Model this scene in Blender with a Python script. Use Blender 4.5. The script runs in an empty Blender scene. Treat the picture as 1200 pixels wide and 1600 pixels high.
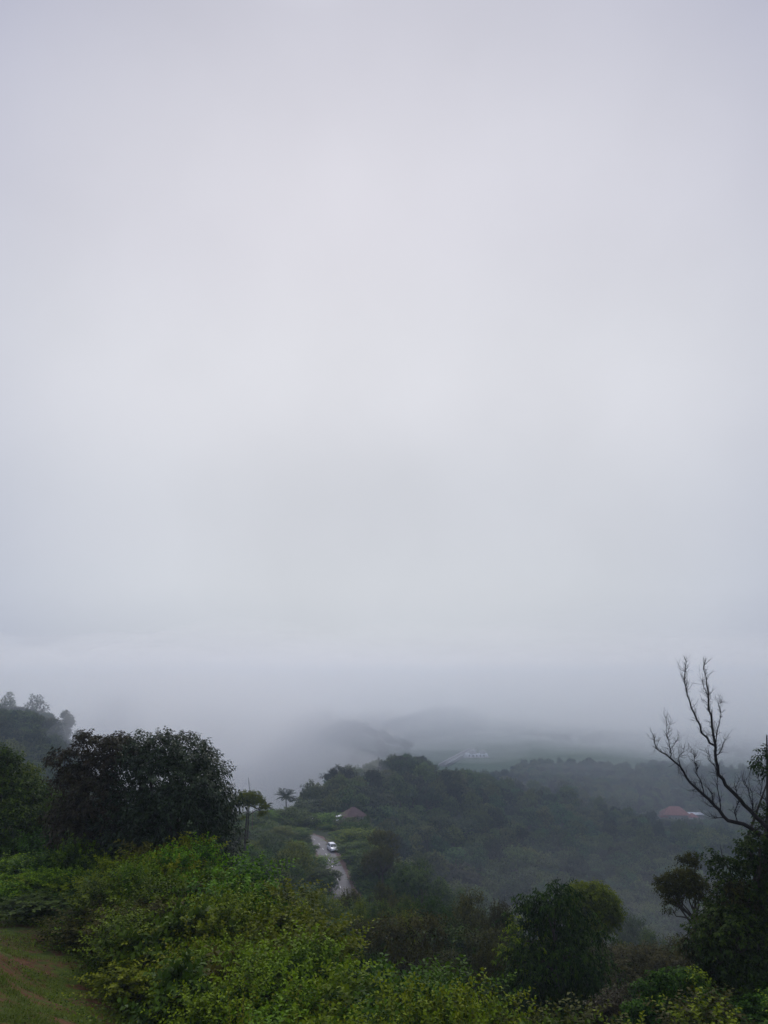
import bpy, math, random
import numpy as np
from mathutils import Vector, Matrix

R = math.radians
scene = bpy.context.scene
COL = scene.collection

# ------------------------------------------------------------------ camera
FOCAL = 1209.0                       # pixels, for the 1200 x 1600 photograph
PITCH = math.atan(260 / FOCAL)       # the horizon lies at y = 1060
cam_d = bpy.data.cameras.new('camera')
cam = bpy.data.objects.new('camera', cam_d); COL.objects.link(cam)
cam.location = (0, 0, 0)
cam.rotation_euler = (math.pi / 2 + PITCH, 0, 0)
cam_d.sensor_fit = 'VERTICAL'
cam_d.sensor_height = 24.0
cam_d.sensor_width = 18.0
cam_d.lens = 24.0 * FOCAL / 1600.0
cam_d.clip_start = 0.1
cam_d.clip_end = 60000
scene.camera = cam

# ------------------------------------------------------------------ exposure
vs = scene.view_settings
vs.view_transform = 'Standard'; vs.look = 'None'
vs.exposure = 0.0; vs.gamma = 1.0; vs.use_curve_mapping = False
scene.render.engine = 'CYCLES'
cy = scene.cycles
cy.use_denoising = True
cy.max_bounces = 12; cy.diffuse_bounces = 2; cy.glossy_bounces = 2
cy.transmission_bounces = 3; cy.volume_bounces = 12; cy.transparent_max_bounces = 8
cy.caustics_reflective = False; cy.caustics_refractive = False
cy.use_adaptive_sampling = True; cy.adaptive_threshold = 0.01

# ------------------------------------------------------------------ sky and sun
SUN_EL, SUN_AZ = 34.0, -4.0          # behind the cloud, in front of the camera; azimuth from +Y to +X
HAZE_DENSITY = 0.00045
FOG_DENSITY = 0.0042

def ray(px, py):
    u = (px - 600) / FOCAL; v = (800 - py) / FOCAL
    c, s = math.cos(PITCH), math.sin(PITCH)
    return Vector((u, c - v * s, s + v * c))

world = bpy.data.worlds.new('World'); scene.world = world
world.use_nodes = True
nt = world.node_tree; nt.nodes.clear()
def N(nt, t, **k):
    n = nt.nodes.new(t)
    for a, b in k.items(): setattr(n, a, b)
    return n
out = N(nt, 'ShaderNodeOutputWorld'); bg = N(nt, 'ShaderNodeBackground')
bg.inputs['Strength'].default_value = 0.1
sky = N(nt, 'ShaderNodeTexSky', sky_type='NISHITA', sun_disc=False)
sky.sun_elevation = R(SUN_EL); sky.sun_rotation = R(SUN_AZ)
tc = N(nt, 'ShaderNodeTexCoord')
sep = N(nt, 'ShaderNodeSeparateXYZ'); nt.links.new(tc.outputs['Generated'], sep.inputs[0])
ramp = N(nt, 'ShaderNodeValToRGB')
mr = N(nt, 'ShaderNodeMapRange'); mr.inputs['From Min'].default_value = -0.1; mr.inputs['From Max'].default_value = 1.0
# slow unevenness of the cloud base
nz = N(nt, 'ShaderNodeTexNoise'); nz.inputs['Scale'].default_value = 2.2; nz.inputs['Detail'].default_value = 4
nz.inputs['Roughness'].default_value = 0.42
nt.links.new(tc.outputs['Generated'], nz.inputs['Vector'])
nm = N(nt, 'ShaderNodeMapRange'); nm.inputs['From Min'].default_value = 0.25; nm.inputs['From Max'].default_value = 0.75
nm.inputs['To Min'].default_value = -0.03; nm.inputs['To Max'].default_value = 0.03
nt.links.new(nz.outputs['Fac'], nm.inputs['Value'])
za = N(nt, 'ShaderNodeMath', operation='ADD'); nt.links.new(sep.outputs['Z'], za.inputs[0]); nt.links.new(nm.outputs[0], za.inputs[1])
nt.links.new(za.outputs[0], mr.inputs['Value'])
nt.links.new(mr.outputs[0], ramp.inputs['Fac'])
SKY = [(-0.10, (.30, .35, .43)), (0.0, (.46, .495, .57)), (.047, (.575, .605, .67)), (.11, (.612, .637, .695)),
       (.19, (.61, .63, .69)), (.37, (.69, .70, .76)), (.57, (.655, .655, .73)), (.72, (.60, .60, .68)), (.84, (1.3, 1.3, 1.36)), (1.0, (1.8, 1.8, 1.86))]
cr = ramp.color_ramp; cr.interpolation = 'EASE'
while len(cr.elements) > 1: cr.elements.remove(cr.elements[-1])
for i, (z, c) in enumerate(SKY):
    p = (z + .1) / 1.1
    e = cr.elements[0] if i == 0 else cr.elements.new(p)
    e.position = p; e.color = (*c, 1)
g = ray(610, 560).normalized()
dt = N(nt, 'ShaderNodeVectorMath', operation='DOT_PRODUCT'); dt.inputs[1].default_value = g
nt.links.new(tc.outputs['Generated'], dt.inputs[0])
dm = N(nt, 'ShaderNodeMapRange', interpolation_type='SMOOTHERSTEP')
dm.inputs['From Min'].default_value = 0.70; dm.inputs['From Max'].default_value = 0.99
nt.links.new(dt.outputs['Value'], dm.inputs['Value'])
dc = N(nt, 'ShaderNodeMix', data_type='RGBA'); dc.inputs[6].default_value = (.575, .615, .755, 1); dc.inputs[7].default_value = (1.03, 1.03, 1.02, 1)
nt.links.new(dm.outputs[0], dc.inputs[0])
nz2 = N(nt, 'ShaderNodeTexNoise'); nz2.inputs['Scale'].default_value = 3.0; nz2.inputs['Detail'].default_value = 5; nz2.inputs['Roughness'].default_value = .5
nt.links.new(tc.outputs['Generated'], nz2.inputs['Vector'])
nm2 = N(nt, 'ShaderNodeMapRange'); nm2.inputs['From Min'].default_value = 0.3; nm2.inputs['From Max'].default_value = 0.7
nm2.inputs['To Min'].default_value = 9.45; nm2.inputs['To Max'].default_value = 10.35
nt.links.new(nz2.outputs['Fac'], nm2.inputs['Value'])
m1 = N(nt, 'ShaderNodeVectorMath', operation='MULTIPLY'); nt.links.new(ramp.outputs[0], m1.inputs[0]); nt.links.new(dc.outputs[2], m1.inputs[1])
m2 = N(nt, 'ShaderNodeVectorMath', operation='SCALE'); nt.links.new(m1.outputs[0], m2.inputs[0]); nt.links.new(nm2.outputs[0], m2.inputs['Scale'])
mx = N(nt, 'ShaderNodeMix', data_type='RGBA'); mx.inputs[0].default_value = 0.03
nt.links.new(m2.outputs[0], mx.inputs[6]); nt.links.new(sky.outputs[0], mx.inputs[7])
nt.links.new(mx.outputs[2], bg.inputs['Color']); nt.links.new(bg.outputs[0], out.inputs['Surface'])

sun_d = bpy.data.lights.new('sun', 'SUN'); sun = bpy.data.objects.new('sun', sun_d); COL.objects.link(sun)
sun_d.energy = 0.95; sun_d.angle = R(25); sun_d.color = (1, .97, .93)
sd = Vector((math.sin(R(SUN_AZ)) * math.cos(R(SUN_EL)), math.cos(R(SUN_AZ)) * math.cos(R(SUN_EL)), math.sin(R(SUN_EL))))
sun.rotation_euler = sd.to_track_quat('Z', 'Y').to_euler()

# ------------------------------------------------------------------ helpers
rng = np.random.default_rng(7)
random.seed(7)

def at(px, py, Y):                   # a pixel of the photograph at forward distance Y -> point in the world
    d = ray(px, py); return Vector((d.x * Y / d.y, Y, d.z * Y / d.y))

def project(x, y, z):
    c, s = math.cos(PITCH), math.sin(PITCH)
    f = y * c + z * s; v = -y * s + z * c
    return 600 + FOCAL * x / f, 800 - FOCAL * v / f

def tag(o, label=None, cat=None, group=None, kind=None):
    if label: o['label'] = label
    if cat: o['category'] = cat
    if group: o['group'] = group
    if kind: o['kind'] = kind
    return o

def empty(name, loc=(0, 0, 0), rz=0, s=1):
    o = bpy.data.objects.new(name, None); COL.objects.link(o)
    o.location = loc; o.rotation_euler.z = rz; o.scale = (s, s, s) if not hasattr(s, '__len__') else s
    o.empty_display_size = .3
    return o

def link(name, me, parent=None, mat=None):
    o = bpy.data.objects.new(name, me); COL.objects.link(o)
    if parent: o.parent = parent
    if mat and not me.materials: me.materials.append(mat)
    return o

def quad_mesh(name, V, F, mat=None, lf=None, smooth=False):
    V = np.asarray(V, np.float32); F = np.asarray(F, np.int32)
    me = bpy.data.meshes.new(name)
    me.vertices.add(len(V)); me.vertices.foreach_set('co', V.ravel())
    me.loops.add(F.size); me.loops.foreach_set('vertex_index', F.ravel())
    me.polygons.add(len(F)); me.polygons.foreach_set('loop_start', np.arange(0, F.size, 4, dtype=np.int32))
    me.polygons.foreach_set('loop_total', np.full(len(F), 4, np.int32))
    if smooth: me.polygons.foreach_set('use_smooth', np.ones(len(F), bool))
    me.update(calc_edges=True)
    if lf is not None:
        a = me.attributes.new('leaf_tint', 'FLOAT_COLOR', 'POINT')
        c = np.ones((len(V), 4), np.float32); c[:, :3] = lf
        a.data.foreach_set('color', c.ravel())
    if mat: me.materials.append(mat)
    return me

class Geo:                           # collects quads
    def __init__(s): s.V = []; s.F = []; s.C = []; s.n = 0
    def add(s, V, F, C=None):
        s.V.append(np.asarray(V, float)); s.F.append(np.asarray(F) + s.n); s.n += len(V)
        s.C.append(np.zeros((len(V), 3)) if C is None else C)
    def tube(s, pts, rad, sides=7):
        P = np.array([list(p) for p in pts], float); n = len(P); rad = np.asarray(rad, float)
        T = np.gradient(P, axis=0); T /= np.linalg.norm(T, axis=1)[:, None] + 1e-9
        ref = np.array([0, 0, 1.]) if abs(T[0][2]) < .8 else np.array([1., 0, 0])
        A = np.zeros_like(P); a = np.cross(T[0], ref)
        for i in range(n):
            a = a - T[i] * a.dot(T[i]); a /= np.linalg.norm(a) + 1e-9; A[i] = a
        B = np.cross(T, A); th = np.linspace(0, 2 * np.pi, sides, endpoint=False)
        V = (P[:, None] + rad[:, None, None] * (A[:, None] * np.cos(th)[None, :, None] + B[:, None] * np.sin(th)[None, :, None])).reshape(-1, 3)
        F = []
        for i in range(n - 1):
            for j in range(sides):
                k = (j + 1) % sides; F.append((i * sides + j, i * sides + k, (i + 1) * sides + k, (i + 1) * sides + j))
        s.add(V, F)
    def box(s, c, d, rz=0, taper=1.0):
        x, y, z = np.array(d) / 2; t = taper
        V = np.array([(-x, -y, -z), (x, -y, -z), (x, y, -z), (-x, y, -z), (-x * t, -y * t, z), (x * t, -y * t, z), (x * t, y * t, z), (-x * t, y * t, z)])
        cz, sz = math.cos(rz), math.sin(rz); V = V @ np.array([[cz, sz, 0], [-sz, cz, 0], [0, 0, 1]]) + np.array(c)
        s.add(V, [(0, 3, 2, 1), (4, 5, 6, 7), (0, 1, 5, 4), (1, 2, 6, 5), (2, 3, 7, 6), (3, 0, 4, 7)])
    def leaves(s, P, D, Nn, L, W, col, fold=.12, droop=.12):
        n = len(P); L = np.broadcast_to(np.asarray(L, float), (n,))[:, None]; W = np.broadcast_to(np.asarray(W, float), (n,))[:, None]
        D = D / (np.linalg.norm(D, axis=1)[:, None] + 1e-9); S = np.cross(D, Nn); S /= np.linalg.norm(S, axis=1)[:, None] + 1e-9
        U = np.cross(S, D)
        V = np.empty((n, 4, 3)); mid = P + D * L * .45
        V[:, 0] = P; V[:, 1] = mid + S * W / 2 + U * fold * W; V[:, 2] = P + D * L - np.array([0, 0, 1.]) * droop * L; V[:, 3] = mid - S * W / 2 + U * fold * W
        s.add(V.reshape(-1, 3), np.arange(4 * n).reshape(-1, 4), np.repeat(col, 4, axis=0))
    def build(s, name, mat=None, parent=None, smooth=False, lf=False):
        V = np.concatenate(s.V); F = np.concatenate(s.F)
        me = quad_mesh(name, V, F, mat, np.concatenate(s.C) if lf else None, smooth)
        return link(name, me, parent)

def unit(v): return v / (np.linalg.norm(v, axis=-1, keepdims=True) + 1e-9)

# ------------------------------------------------------------------ materials
def mat(name, color, rough=.8, metal=0, spec=.3, emit=None, noise=None, bump=None):
    m = bpy.data.materials.new(name); m.use_nodes = True; t = m.node_tree; b = t.nodes['Principled BSDF']
    b.inputs['Base Color'].default_value = (*color, 1); b.inputs['Roughness'].default_value = rough
    b.inputs['Metallic'].default_value = metal; b.inputs['Specular IOR Level'].default_value = spec
    if emit: b.inputs['Emission Color'].default_value = (*emit[0], 1); b.inputs['Emission Strength'].default_value = emit[1]
    c = N(t, 'ShaderNodeTexCoord')
    if noise:                        # (scale, second colour, low, high)
        n = N(t, 'ShaderNodeTexNoise'); n.inputs['Scale'].default_value = noise[0]; n.inputs['Detail'].default_value = 6
        t.links.new(c.outputs['Object'], n.inputs['Vector'])
        r = N(t, 'ShaderNodeMapRange'); r.inputs['From Min'].default_value = noise[2]; r.inputs['From Max'].default_value = noise[3]
        t.links.new(n.outputs['Fac'], r.inputs['Value'])
        x = N(t, 'ShaderNodeMix', data_type='RGBA'); x.inputs[6].default_value = (*color, 1); x.inputs[7].default_value = (*noise[1], 1)
        t.links.new(r.outputs[0], x.inputs[0]); t.links.new(x.outputs[2], b.inputs['Base Color'])
    if bump:
        n = N(t, 'ShaderNodeTexNoise'); n.inputs['Scale'].default_value = bump[0]; n.inputs['Detail'].default_value = 5
        t.links.new(c.outputs['Object'], n.inputs['Vector'])
        u = N(t, 'ShaderNodeBump'); u.inputs['Strength'].default_value = bump[1]; u.inputs['Distance'].default_value = bump[2]
        t.links.new(n.outputs['Fac'], u.inputs['Height']); t.links.new(u.outputs[0], b.inputs['Normal'])
    return m

def leaf_mat(name, dark, light, tip, tipamt=.6, transl=.3, rough=.5, vary=.25, spec=.12):
    m = bpy.data.materials.new(name); m.use_nodes = True; t = m.node_tree; b = t.nodes['Principled BSDF']; o = t.nodes['Material Output']
    a = N(t, 'ShaderNodeAttribute', attribute_name='leaf_tint'); s = N(t, 'ShaderNodeSeparateColor'); t.links.new(a.outputs['Color'], s.inputs[0])
    def math_(op, x, y):
        n = N(t, 'ShaderNodeMath', operation=op)
        for i, q in enumerate((x, y)):
            if isinstance(q, (int, float)): n.inputs[i].default_value = q
            else: t.links.new(q, n.inputs[i])
        return n.outputs[0]
    f = math_('ADD', math_('MULTIPLY', s.outputs[0], .55), math_('MULTIPLY', s.outputs[2], .45))
    x = N(t, 'ShaderNodeMix', data_type='RGBA'); x.inputs[6].default_value = (*dark, 1); x.inputs[7].default_value = (*light, 1); t.links.new(f, x.inputs[0])
    tp = math_('MULTIPLY', math_('POWER', s.outputs[1], 2.0), tipamt)  # tips are young growth; the darker inner leaves also paint shade into the crown
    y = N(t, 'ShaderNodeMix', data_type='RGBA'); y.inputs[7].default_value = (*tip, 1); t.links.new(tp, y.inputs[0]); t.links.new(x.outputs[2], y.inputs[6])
    oi = N(t, 'ShaderNodeObjectInfo'); h = N(t, 'ShaderNodeHueSaturation')
    hv = N(t, 'ShaderNodeMapRange'); hv.inputs['To Min'].default_value = 1 - vary; hv.inputs['To Max'].default_value = 1 + vary * 1.2; t.links.new(oi.outputs['Random'], hv.inputs['Value'])
    hh = N(t, 'ShaderNodeMath', operation='FRACT'); t.links.new(math_('MULTIPLY', oi.outputs['Random'], 17.3), hh.inputs[0])
    hr = N(t, 'ShaderNodeMapRange'); hr.inputs['To Min'].default_value = .5 - .1 * vary; hr.inputs['To Max'].default_value = .5 + .07 * vary; t.links.new(hh.outputs[0], hr.inputs['Value'])
    t.links.new(hv.outputs[0], h.inputs['Value']); t.links.new(hr.outputs[0], h.inputs['Hue']); t.links.new(y.outputs[2], h.inputs['Color'])
    t.links.new(h.outputs[0], b.inputs['Base Color']); b.inputs['Roughness'].default_value = rough; b.inputs['Specular IOR Level'].default_value = spec
    tr = N(t, 'ShaderNodeBsdfTranslucent'); t.links.new(h.outputs[0], tr.inputs['Color'])
    mi = N(t, 'ShaderNodeMixShader'); mi.inputs[0].default_value = transl
    t.links.new(b.outputs[0], mi.inputs[1]); t.links.new(tr.outputs[0], mi.inputs[2]); t.links.new(mi.outputs[0], o.inputs['Surface'])
    return m

L_DARK = leaf_mat('leaf_dark_glossy', (.005, .015, .004), (.022, .046, .012), (.036, .064, .010), .5, .15, .5, .15, .25)
L_RUST = leaf_mat('leaf_brown_green', (.024, .018, .010), (.055, .040, .018), (.055, .065, .018), .6, .15, .5, .1)
L_BUSH = leaf_mat('leaf_bright_green', (.006, .024, .002), (.042, .104, .004), (.140, .225, .005), 1.0, .25, .6, .38, .08)
L_LIME = leaf_mat('leaf_lime_green', (.020, .040, .002), (.080, .125, .004), (.190, .235, .006), 1.0, .3, .6, .3, .08)
L_YOUNG = leaf_mat('leaf_young_yellow_green', (.070, .105, .008), (.130, .170, .010), (.210, .240, .012), .7, .35, .6, .15, .08)
L_DEEP = leaf_mat('leaf_deep_green', (.006, .020, .003), (.022, .066, .007), (.062, .120, .006), 1.0, .2, .6, .3, .08)
L_OLIVE = leaf_mat('leaf_olive', (.014, .018, .003), (.048, .050, .008), (.088, .088, .009), .8, .25, .6, .3, .08)
L_YG = leaf_mat('leaf_yellow_green', (.036, .062, .004), (.095, .130, .006), (.160, .185, .006), 1.0, .3, .6, .2, .08)
L_FAR = leaf_mat('leaf_forest_green', (.002, .010, .004), (.022, .050, .016), (.075, .115, .030), 1.0, .12, .6, .75, .05)
L_FAR2 = leaf_mat('leaf_forest_light', (.010, .026, .007), (.055, .085, .020), (.120, .150, .032), 1.0, .12, .6, .3, .05)
L_PALM = leaf_mat('palm_frond_green', (.02, .035, .015), (.04, .06, .03), (.05, .07, .03), .3, .15, .4, .1)
L_GRASS = leaf_mat('grass_blade_green', (.045, .080, .003), (.100, .150, .005), (.150, .170, .012), .5, .25, .6, .1)
BARK = mat('bark_grey_brown', (.045, .036, .030), .95, noise=(6, (.075, .065, .055), .35, .7), bump=(18, .6, .03))
BARK_DEAD = mat('dead_bark_dark', (.012, .010, .010), .95, noise=(8, (.034, .030, .028), .4, .7), bump=(25, .6, .02))

# ------------------------------------------------------------------ terrain
def tdep(py): return ray(600, py).z / ray(600, py).y
def col(px): return lambda Y: 0
CP = []                              # (bearing, distance, height) of known ground points
def cp(px, Y, z):
    x = (px - 600) / FOCAL * Y * 1.02
    CP.append((math.atan2(x, Y), math.log(math.hypot(x, Y)), z))
for px in (-500, 0, 300, 600, 900, 1200, 1700):
    cp(px, 2.0, -1.9)
for px, L in {
    -500: [(10, -3.6), (18, -5.5), (30, -8), (60, -10), (120, -14), (300, -14), (450, -8), (900, -20), (2500, -60), (7000, -90)],
    0:    [(8, -3.6), (16, -6.4), (24, -7.3), (30, -8.8), (45, -11.5), (80, -19), (150, -29), (250, -34), (340, -25), (440, -18), (560, -34), (900, -120), (2500, -190), (7000, -120)],
    100:  [(8, -3.8), (18, -7.1), (24, -8.6), (30, -9.3), (38, -10.2), (46, -13), (90, -24), (150, -34), (250, -44), (340, -36), (440, -28), (600, -90), (1200, -200)],
    200:  [(8, -4.2), (20, -8.1), (28, -9.8), (40, -11), (47, -14), (90, -29), (150, -38), (300, -62), (450, -85), (900, -190), (2500, -210)],
    300:  [(8, -4.6), (20, -9.6), (30, -11), (40, -12), (48, -16), (90, -30), (150, -38), (220, -46), (300, -75), (500, -140), (1200, -240)],
    400:  [(10, -5.6), (22, -11.2), (35, -13.5), (45, -15.5), (60, -23), (95, -31), (150, -37.5), (200, -39.5), (240, -44), (300, -70), (500, -150), (700, -150), (900, -120), (1150, -190), (1500, -240), (2500, -230)],
    480:  [(22, -12), (35, -15.5), (60, -25), (100, -33), (130, -36), (150, -37.5), (190, -37.5), (220, -40), (260, -47), (330, -80), (500, -140), (700, -115), (820, -84), (1100, -170), (1100, -200), (2500, -200)],
    530:  [(22, -12), (60, -26), (100, -34), (140, -37.7), (170, -37.5), (200, -38), (235, -43.5), (270, -45), (310, -47), (380, -70), (490, -110), (700, -80), (820, -50), (1100, -140), (1500, -180), (2500, -200)],
    600:  [(10, -6), (22, -12), (35, -18.5), (60, -27), (100, -36), (135, -43), (165, -52), (200, -58), (250, -56), (300, -52), (350, -47), (400, -52), (500, -85), (700, -88), (820, -70), (1100, -105), (1300, -110), (2500, -150)],
    700:  [(22, -12.5), (35, -19), (60, -28), (100, -38), (150, -56), (200, -66), (250, -63), (300, -58), (370, -49), (410, -55), (480, -76), (600, -83), (800, -86), (1500, -90)],
    800:  [(22, -13), (35, -19), (60, -30), (100, -45), (150, -62), (210, -74), (260, -71), (330, -68), (400, -68), (470, -73), (530, -80), (650, -84), (800, -86)],
    900:  [(10, -5.8), (22, -12.5), (35, -18), (45, -20), (60, -25), (100, -44), (150, -60), (220, -79), (280, -76), (400, -74), (480, -77), (560, -82), (700, -84), (1500, -90), (3000, -100), (7000, -110)],
    1000: [(22, -12), (35, -17), (60, -27), (100, -46), (150, -62), (230, -82), (300, -81), (400, -81), (500, -84), (600, -86), (900, -87)],
    1100: [(10, -5), (22, -10.5), (35, -15), (60, -24), (100, -44), (150, -60), (240, -84), (350, -88), (470, -85), (530, -86), (700, -88), (1500, -90)],
    1200: [(10, -4.6), (22, -9.5), (35, -13.5), (60, -22), (100, -42), (170, -66), (260, -86), (400, -90), (520, -90), (900, -90), (3000, -100), (7000, -110)],
    1700: [(10, -4), (35, -10), (60, -15), (120, -30), (300, -60), (900, -80), (3000, -90), (7000, -100)]}.items():
    for Y, z in L: cp(px, Y, z)
CP = np.array(CP); KU = 3.0
def _phi(r2): return np.where(r2 > 1e-12, r2 * np.log(r2 + 1e-12) * .5, 0)
_X = np.column_stack([CP[:, 0] * KU, CP[:, 1]]); _n = len(_X)
_A = np.zeros((_n + 3, _n + 3))
_A[:_n, :_n] = _phi(((_X[:, None] - _X[None]) ** 2).sum(-1)) + np.eye(_n) * 2e-3
_A[:_n, _n:] = np.column_stack([np.ones(_n), _X]); _A[_n:, :_n] = _A[:_n, _n:].T
# heights are interpolated relative to the distance, so far and near relief weigh alike
_w = np.linalg.solve(_A, np.concatenate([CP[:, 2] / np.exp(CP[:, 1] * .75), np.zeros(3)]))
def ground_z(x, y):
    x = np.atleast_1d(np.asarray(x, float)); y = np.atleast_1d(np.asarray(y, float))
    r = np.maximum(np.hypot(x, y), 2.0); lr = np.minimum(np.log(r), math.log(7000))
    th = np.clip(np.arctan2(x, y), -.72, .72)
    Q = np.column_stack([th * KU, lr]); z = np.empty(len(Q))
    for i in range(0, len(Q), 20000):
        q = Q[i:i + 20000]; z[i:i + 20000] = _phi(((q[:, None] - _X[None]) ** 2).sum(-1)) @ _w[:_n] + _w[_n] + q @ _w[_n + 1:]
    z = z * np.exp(lr * .75)
    # behind the camera the hilltop carries on gently
    b = np.clip((np.abs(np.arctan2(x, y)) - 1.2) / 1.2, 0, 1); b = b * b * (3 - 2 * b)
    z = z * (1 - b) + (-1.9 - .03 * r * (r > 8)) * b
    z = np.where(np.hypot(x, y) < 2.0, -1.9, z)
    amp = np.clip(r / 250, 0.0, 1) * np.clip(r / 40, 0, 1)
    z = z + amp * (1.6 * np.sin(x * .043 + 1.3) * np.cos(y * .037) + .8 * np.sin(x * .11 + y * .07) * np.cos(y * .09 - .4)) + .12 * np.sin(x * 1.1 + .3) * np.sin(y * .9) * np.clip(r / 15, 0, 1)
    return z
def gz(x, y): return float(road_flat(np.array([x]), np.array([y]))[0])

# road centre line, on the flat shelf of the hillside
ROAD_Z = -37.5
def on_road(px, py): d = ray(px, py); k = ROAD_Z / d.z; return (d.x * k, d.y * k)
RC = [on_road(*p) for p in ((556, 1452), (548, 1425), (537, 1400), (530, 1381), (523, 1362), (515, 1345), (508, 1332), (500, 1320), (490, 1311), (476, 1305), (455, 1301), (428, 1299))]
RC = np.array(RC)
def spline(P, n):
    P = np.vstack([2 * P[0] - P[1], P, 2 * P[-1] - P[-2]]); o = []
    for i in range(1, len(P) - 2):
        for t in np.linspace(0, 1, n, endpoint=False):
            o.append(.5 * ((2 * P[i]) + (-P[i - 1] + P[i + 1]) * t + (2 * P[i - 1] - 5 * P[i] + 4 * P[i + 1] - P[i + 2]) * t * t + (-P[i - 1] + 3 * P[i] - 3 * P[i + 1] + P[i + 2]) * t ** 3))
    o.append(P[-2]); return np.array(o)
RS = spline(RC, 10)
def road_dist(x, y):
    return np.sqrt(((np.column_stack([x, y])[:, None] - RS[None]) ** 2).sum(-1)).min(1)
def road_flat(x, y):
    z = ground_z(x, y); m = np.hypot(x - RS[:, 0].mean(), y - RS[:, 1].mean()) < 90
    if m.any():
        d = road_dist(x[m], y[m]); k = np.clip((d - 5.0) / 10, 0, 1); k = k * k * (3 - 2 * k)
        z[m] = z[m] * k + (ROAD_Z - .06) * (1 - k)
    return z

def mat_ground():
    m = bpy.data.materials.new('hillside_soil_and_grass'); m.use_nodes = True; t = m.node_tree; b = t.nodes['Principled BSDF']
    c = N(t, 'ShaderNodeTexCoord')
    def noise(sc, det, lo, hi, ro=.55):
        n = N(t, 'ShaderNodeTexNoise'); n.inputs['Scale'].default_value = sc; n.inputs['Detail'].default_value = det; n.inputs['Roughness'].default_value = ro
        t.links.new(c.outputs['Object'], n.inputs['Vector']); r = N(t, 'ShaderNodeMapRange'); r.inputs['From Min'].default_value = lo; r.inputs['From Max'].default_value = hi
        t.links.new(n.outputs['Fac'], r.inputs['Value']); return r.outputs[0], n
    def mix(a, bb, f):
        x = N(t, 'ShaderNodeMix', data_type='RGBA')
        for i, q in ((6, a), (7, bb)):
            if isinstance(q, tuple): x.inputs[i].default_value = (*q, 1)
            else: t.links.new(q, x.inputs[i])
        t.links.new(f, x.inputs[0]); return x.outputs[2]
    fine, nf = noise(5.0, 8, .35, .65, .7)
    green = mix((.034, .055, .003), (.085, .115, .006), fine)
    soil = mix((.065, .026, .010), (.150, .062, .026), fine)
    pat, _ = noise(.9, 7, .47, .54, .72)
    near = mix(green, soil, pat)
    forest = mix((.014, .022, .010), (.034, .046, .018), fine)
    field = mix((.050, .085, .040), (.085, .120, .060), noise(.006, 5, .4, .6)[0])
    # grass bank near the camera, forest floor down the slope, fields on the plain
    pos = N(t, 'ShaderNodeSeparateXYZ'); t.links.new(c.outputs['Object'], pos.inputs[0])
    ln = N(t, 'ShaderNodeVectorMath', operation='LENGTH'); t.links.new(c.outputs['Object'], ln.inputs[0])
    a = N(t, 'ShaderNodeMapRange'); a.inputs['From Min'].default_value = 30; a.inputs['From Max'].default_value = 45; t.links.new(ln.outputs['Value'], a.inputs['Value'])
    f = N(t, 'ShaderNodeMapRange'); f.inputs['From Min'].default_value = 480; f.inputs['From Max'].default_value = 620; t.links.new(ln.outputs['Value'], f.inputs['Value'])
    r = mix(mix(near, forest, a.outputs[0]), field, f.outputs[0])
    t.links.new(r, b.inputs['Base Color']); b.inputs['Roughness'].default_value = .95; b.inputs['Specular IOR Level'].default_value = .15
    u = N(t, 'ShaderNodeBump'); u.inputs['Strength'].default_value = .8; u.inputs['Distance'].default_value = .12
    t.links.new(nf.outputs['Fac'], u.inputs['Height']); t.links.new(u.outputs[0], b.inputs['Normal'])
    return m

# polar sheet: fine near the camera, reaching past the horizon
nth, nr = 720, 420
ths = np.linspace(-math.pi, math.pi, nth + 1)[:-1]
# more rays ahead than behind
ths = ths + .55 * np.sin(-ths) * 1.0 * .9
rs = np.concatenate([[0.0], np.exp(np.linspace(math.log(1.5), math.log(9000), nr - 1))])
TH, RR = np.meshgrid(ths, rs)
gx, gy = (RR * np.sin(TH)).ravel(), (RR * np.cos(TH)).ravel()
gzv = road_flat(gx, gy)
idx = np.arange(nth * nr).reshape(nr, nth)
Fq = np.stack([idx[:-1], idx[1:], np.roll(idx, -1, 1)[1:], np.roll(idx, -1, 1)[:-1]], -1).reshape(-1, 4)
g_me = quad_mesh('hillside', np.column_stack([gx, gy, gzv]), Fq[:, ::-1], mat_ground(), None, True)
ground = link('hillside', g_me); tag(ground, kind='structure')

# ------------------------------------------------------------------ road
def ribbon(name, P, halfL, halfR, z, m, thick=0, kind='structure'):
    T = np.gradient(P, axis=0); T /= np.linalg.norm(T, axis=1)[:, None]; Nn = np.column_stack([-T[:, 1], T[:, 0]])
    n = len(P); hl = np.broadcast_to(halfL, n)[:, None]; hr = np.broadcast_to(halfR, n)[:, None]
    A = np.column_stack([P + Nn * hl, np.full(n, z)]); B = np.column_stack([P - Nn * hr, np.full(n, z)])
    V = np.vstack([A, B]); F = [(i, i + n, i + n + 1, i + 1) for i in range(n - 1)]
    o = link(name, quad_mesh(name, V, F, m)); tag(o, kind=kind); return o
ASPH = mat('asphalt_wet_grey', (.066, .060, .070), .7, noise=(.6, (.092, .084, .096), .35, .65), spec=.4, bump=(30, .3, .02))
DIRT = mat('red_dirt_verge', (.10, .055, .045), .95, noise=(1.5, (.14, .09, .08), .35, .65), bump=(6, .5, .05))
PAINT = mat('worn_white_paint', (.6, .6, .58), .7, noise=(6, (.3, .3, .3), .5, .62))
wob = .35 * np.sin(np.arange(len(RS)) * .7) + .2 * np.sin(np.arange(len(RS)) * 1.9)
ribbon('dirt_verge', RS, 2.3 + wob * .4, 2.9 + wob * .6, ROAD_Z - .008, DIRT)
ribbon('road', RS, 1.75, 2.0, ROAD_Z, ASPH)
seg = np.linalg.norm(np.diff(RS, axis=0), axis=1); cum = np.concatenate([[0], np.cumsum(seg)])
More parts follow.
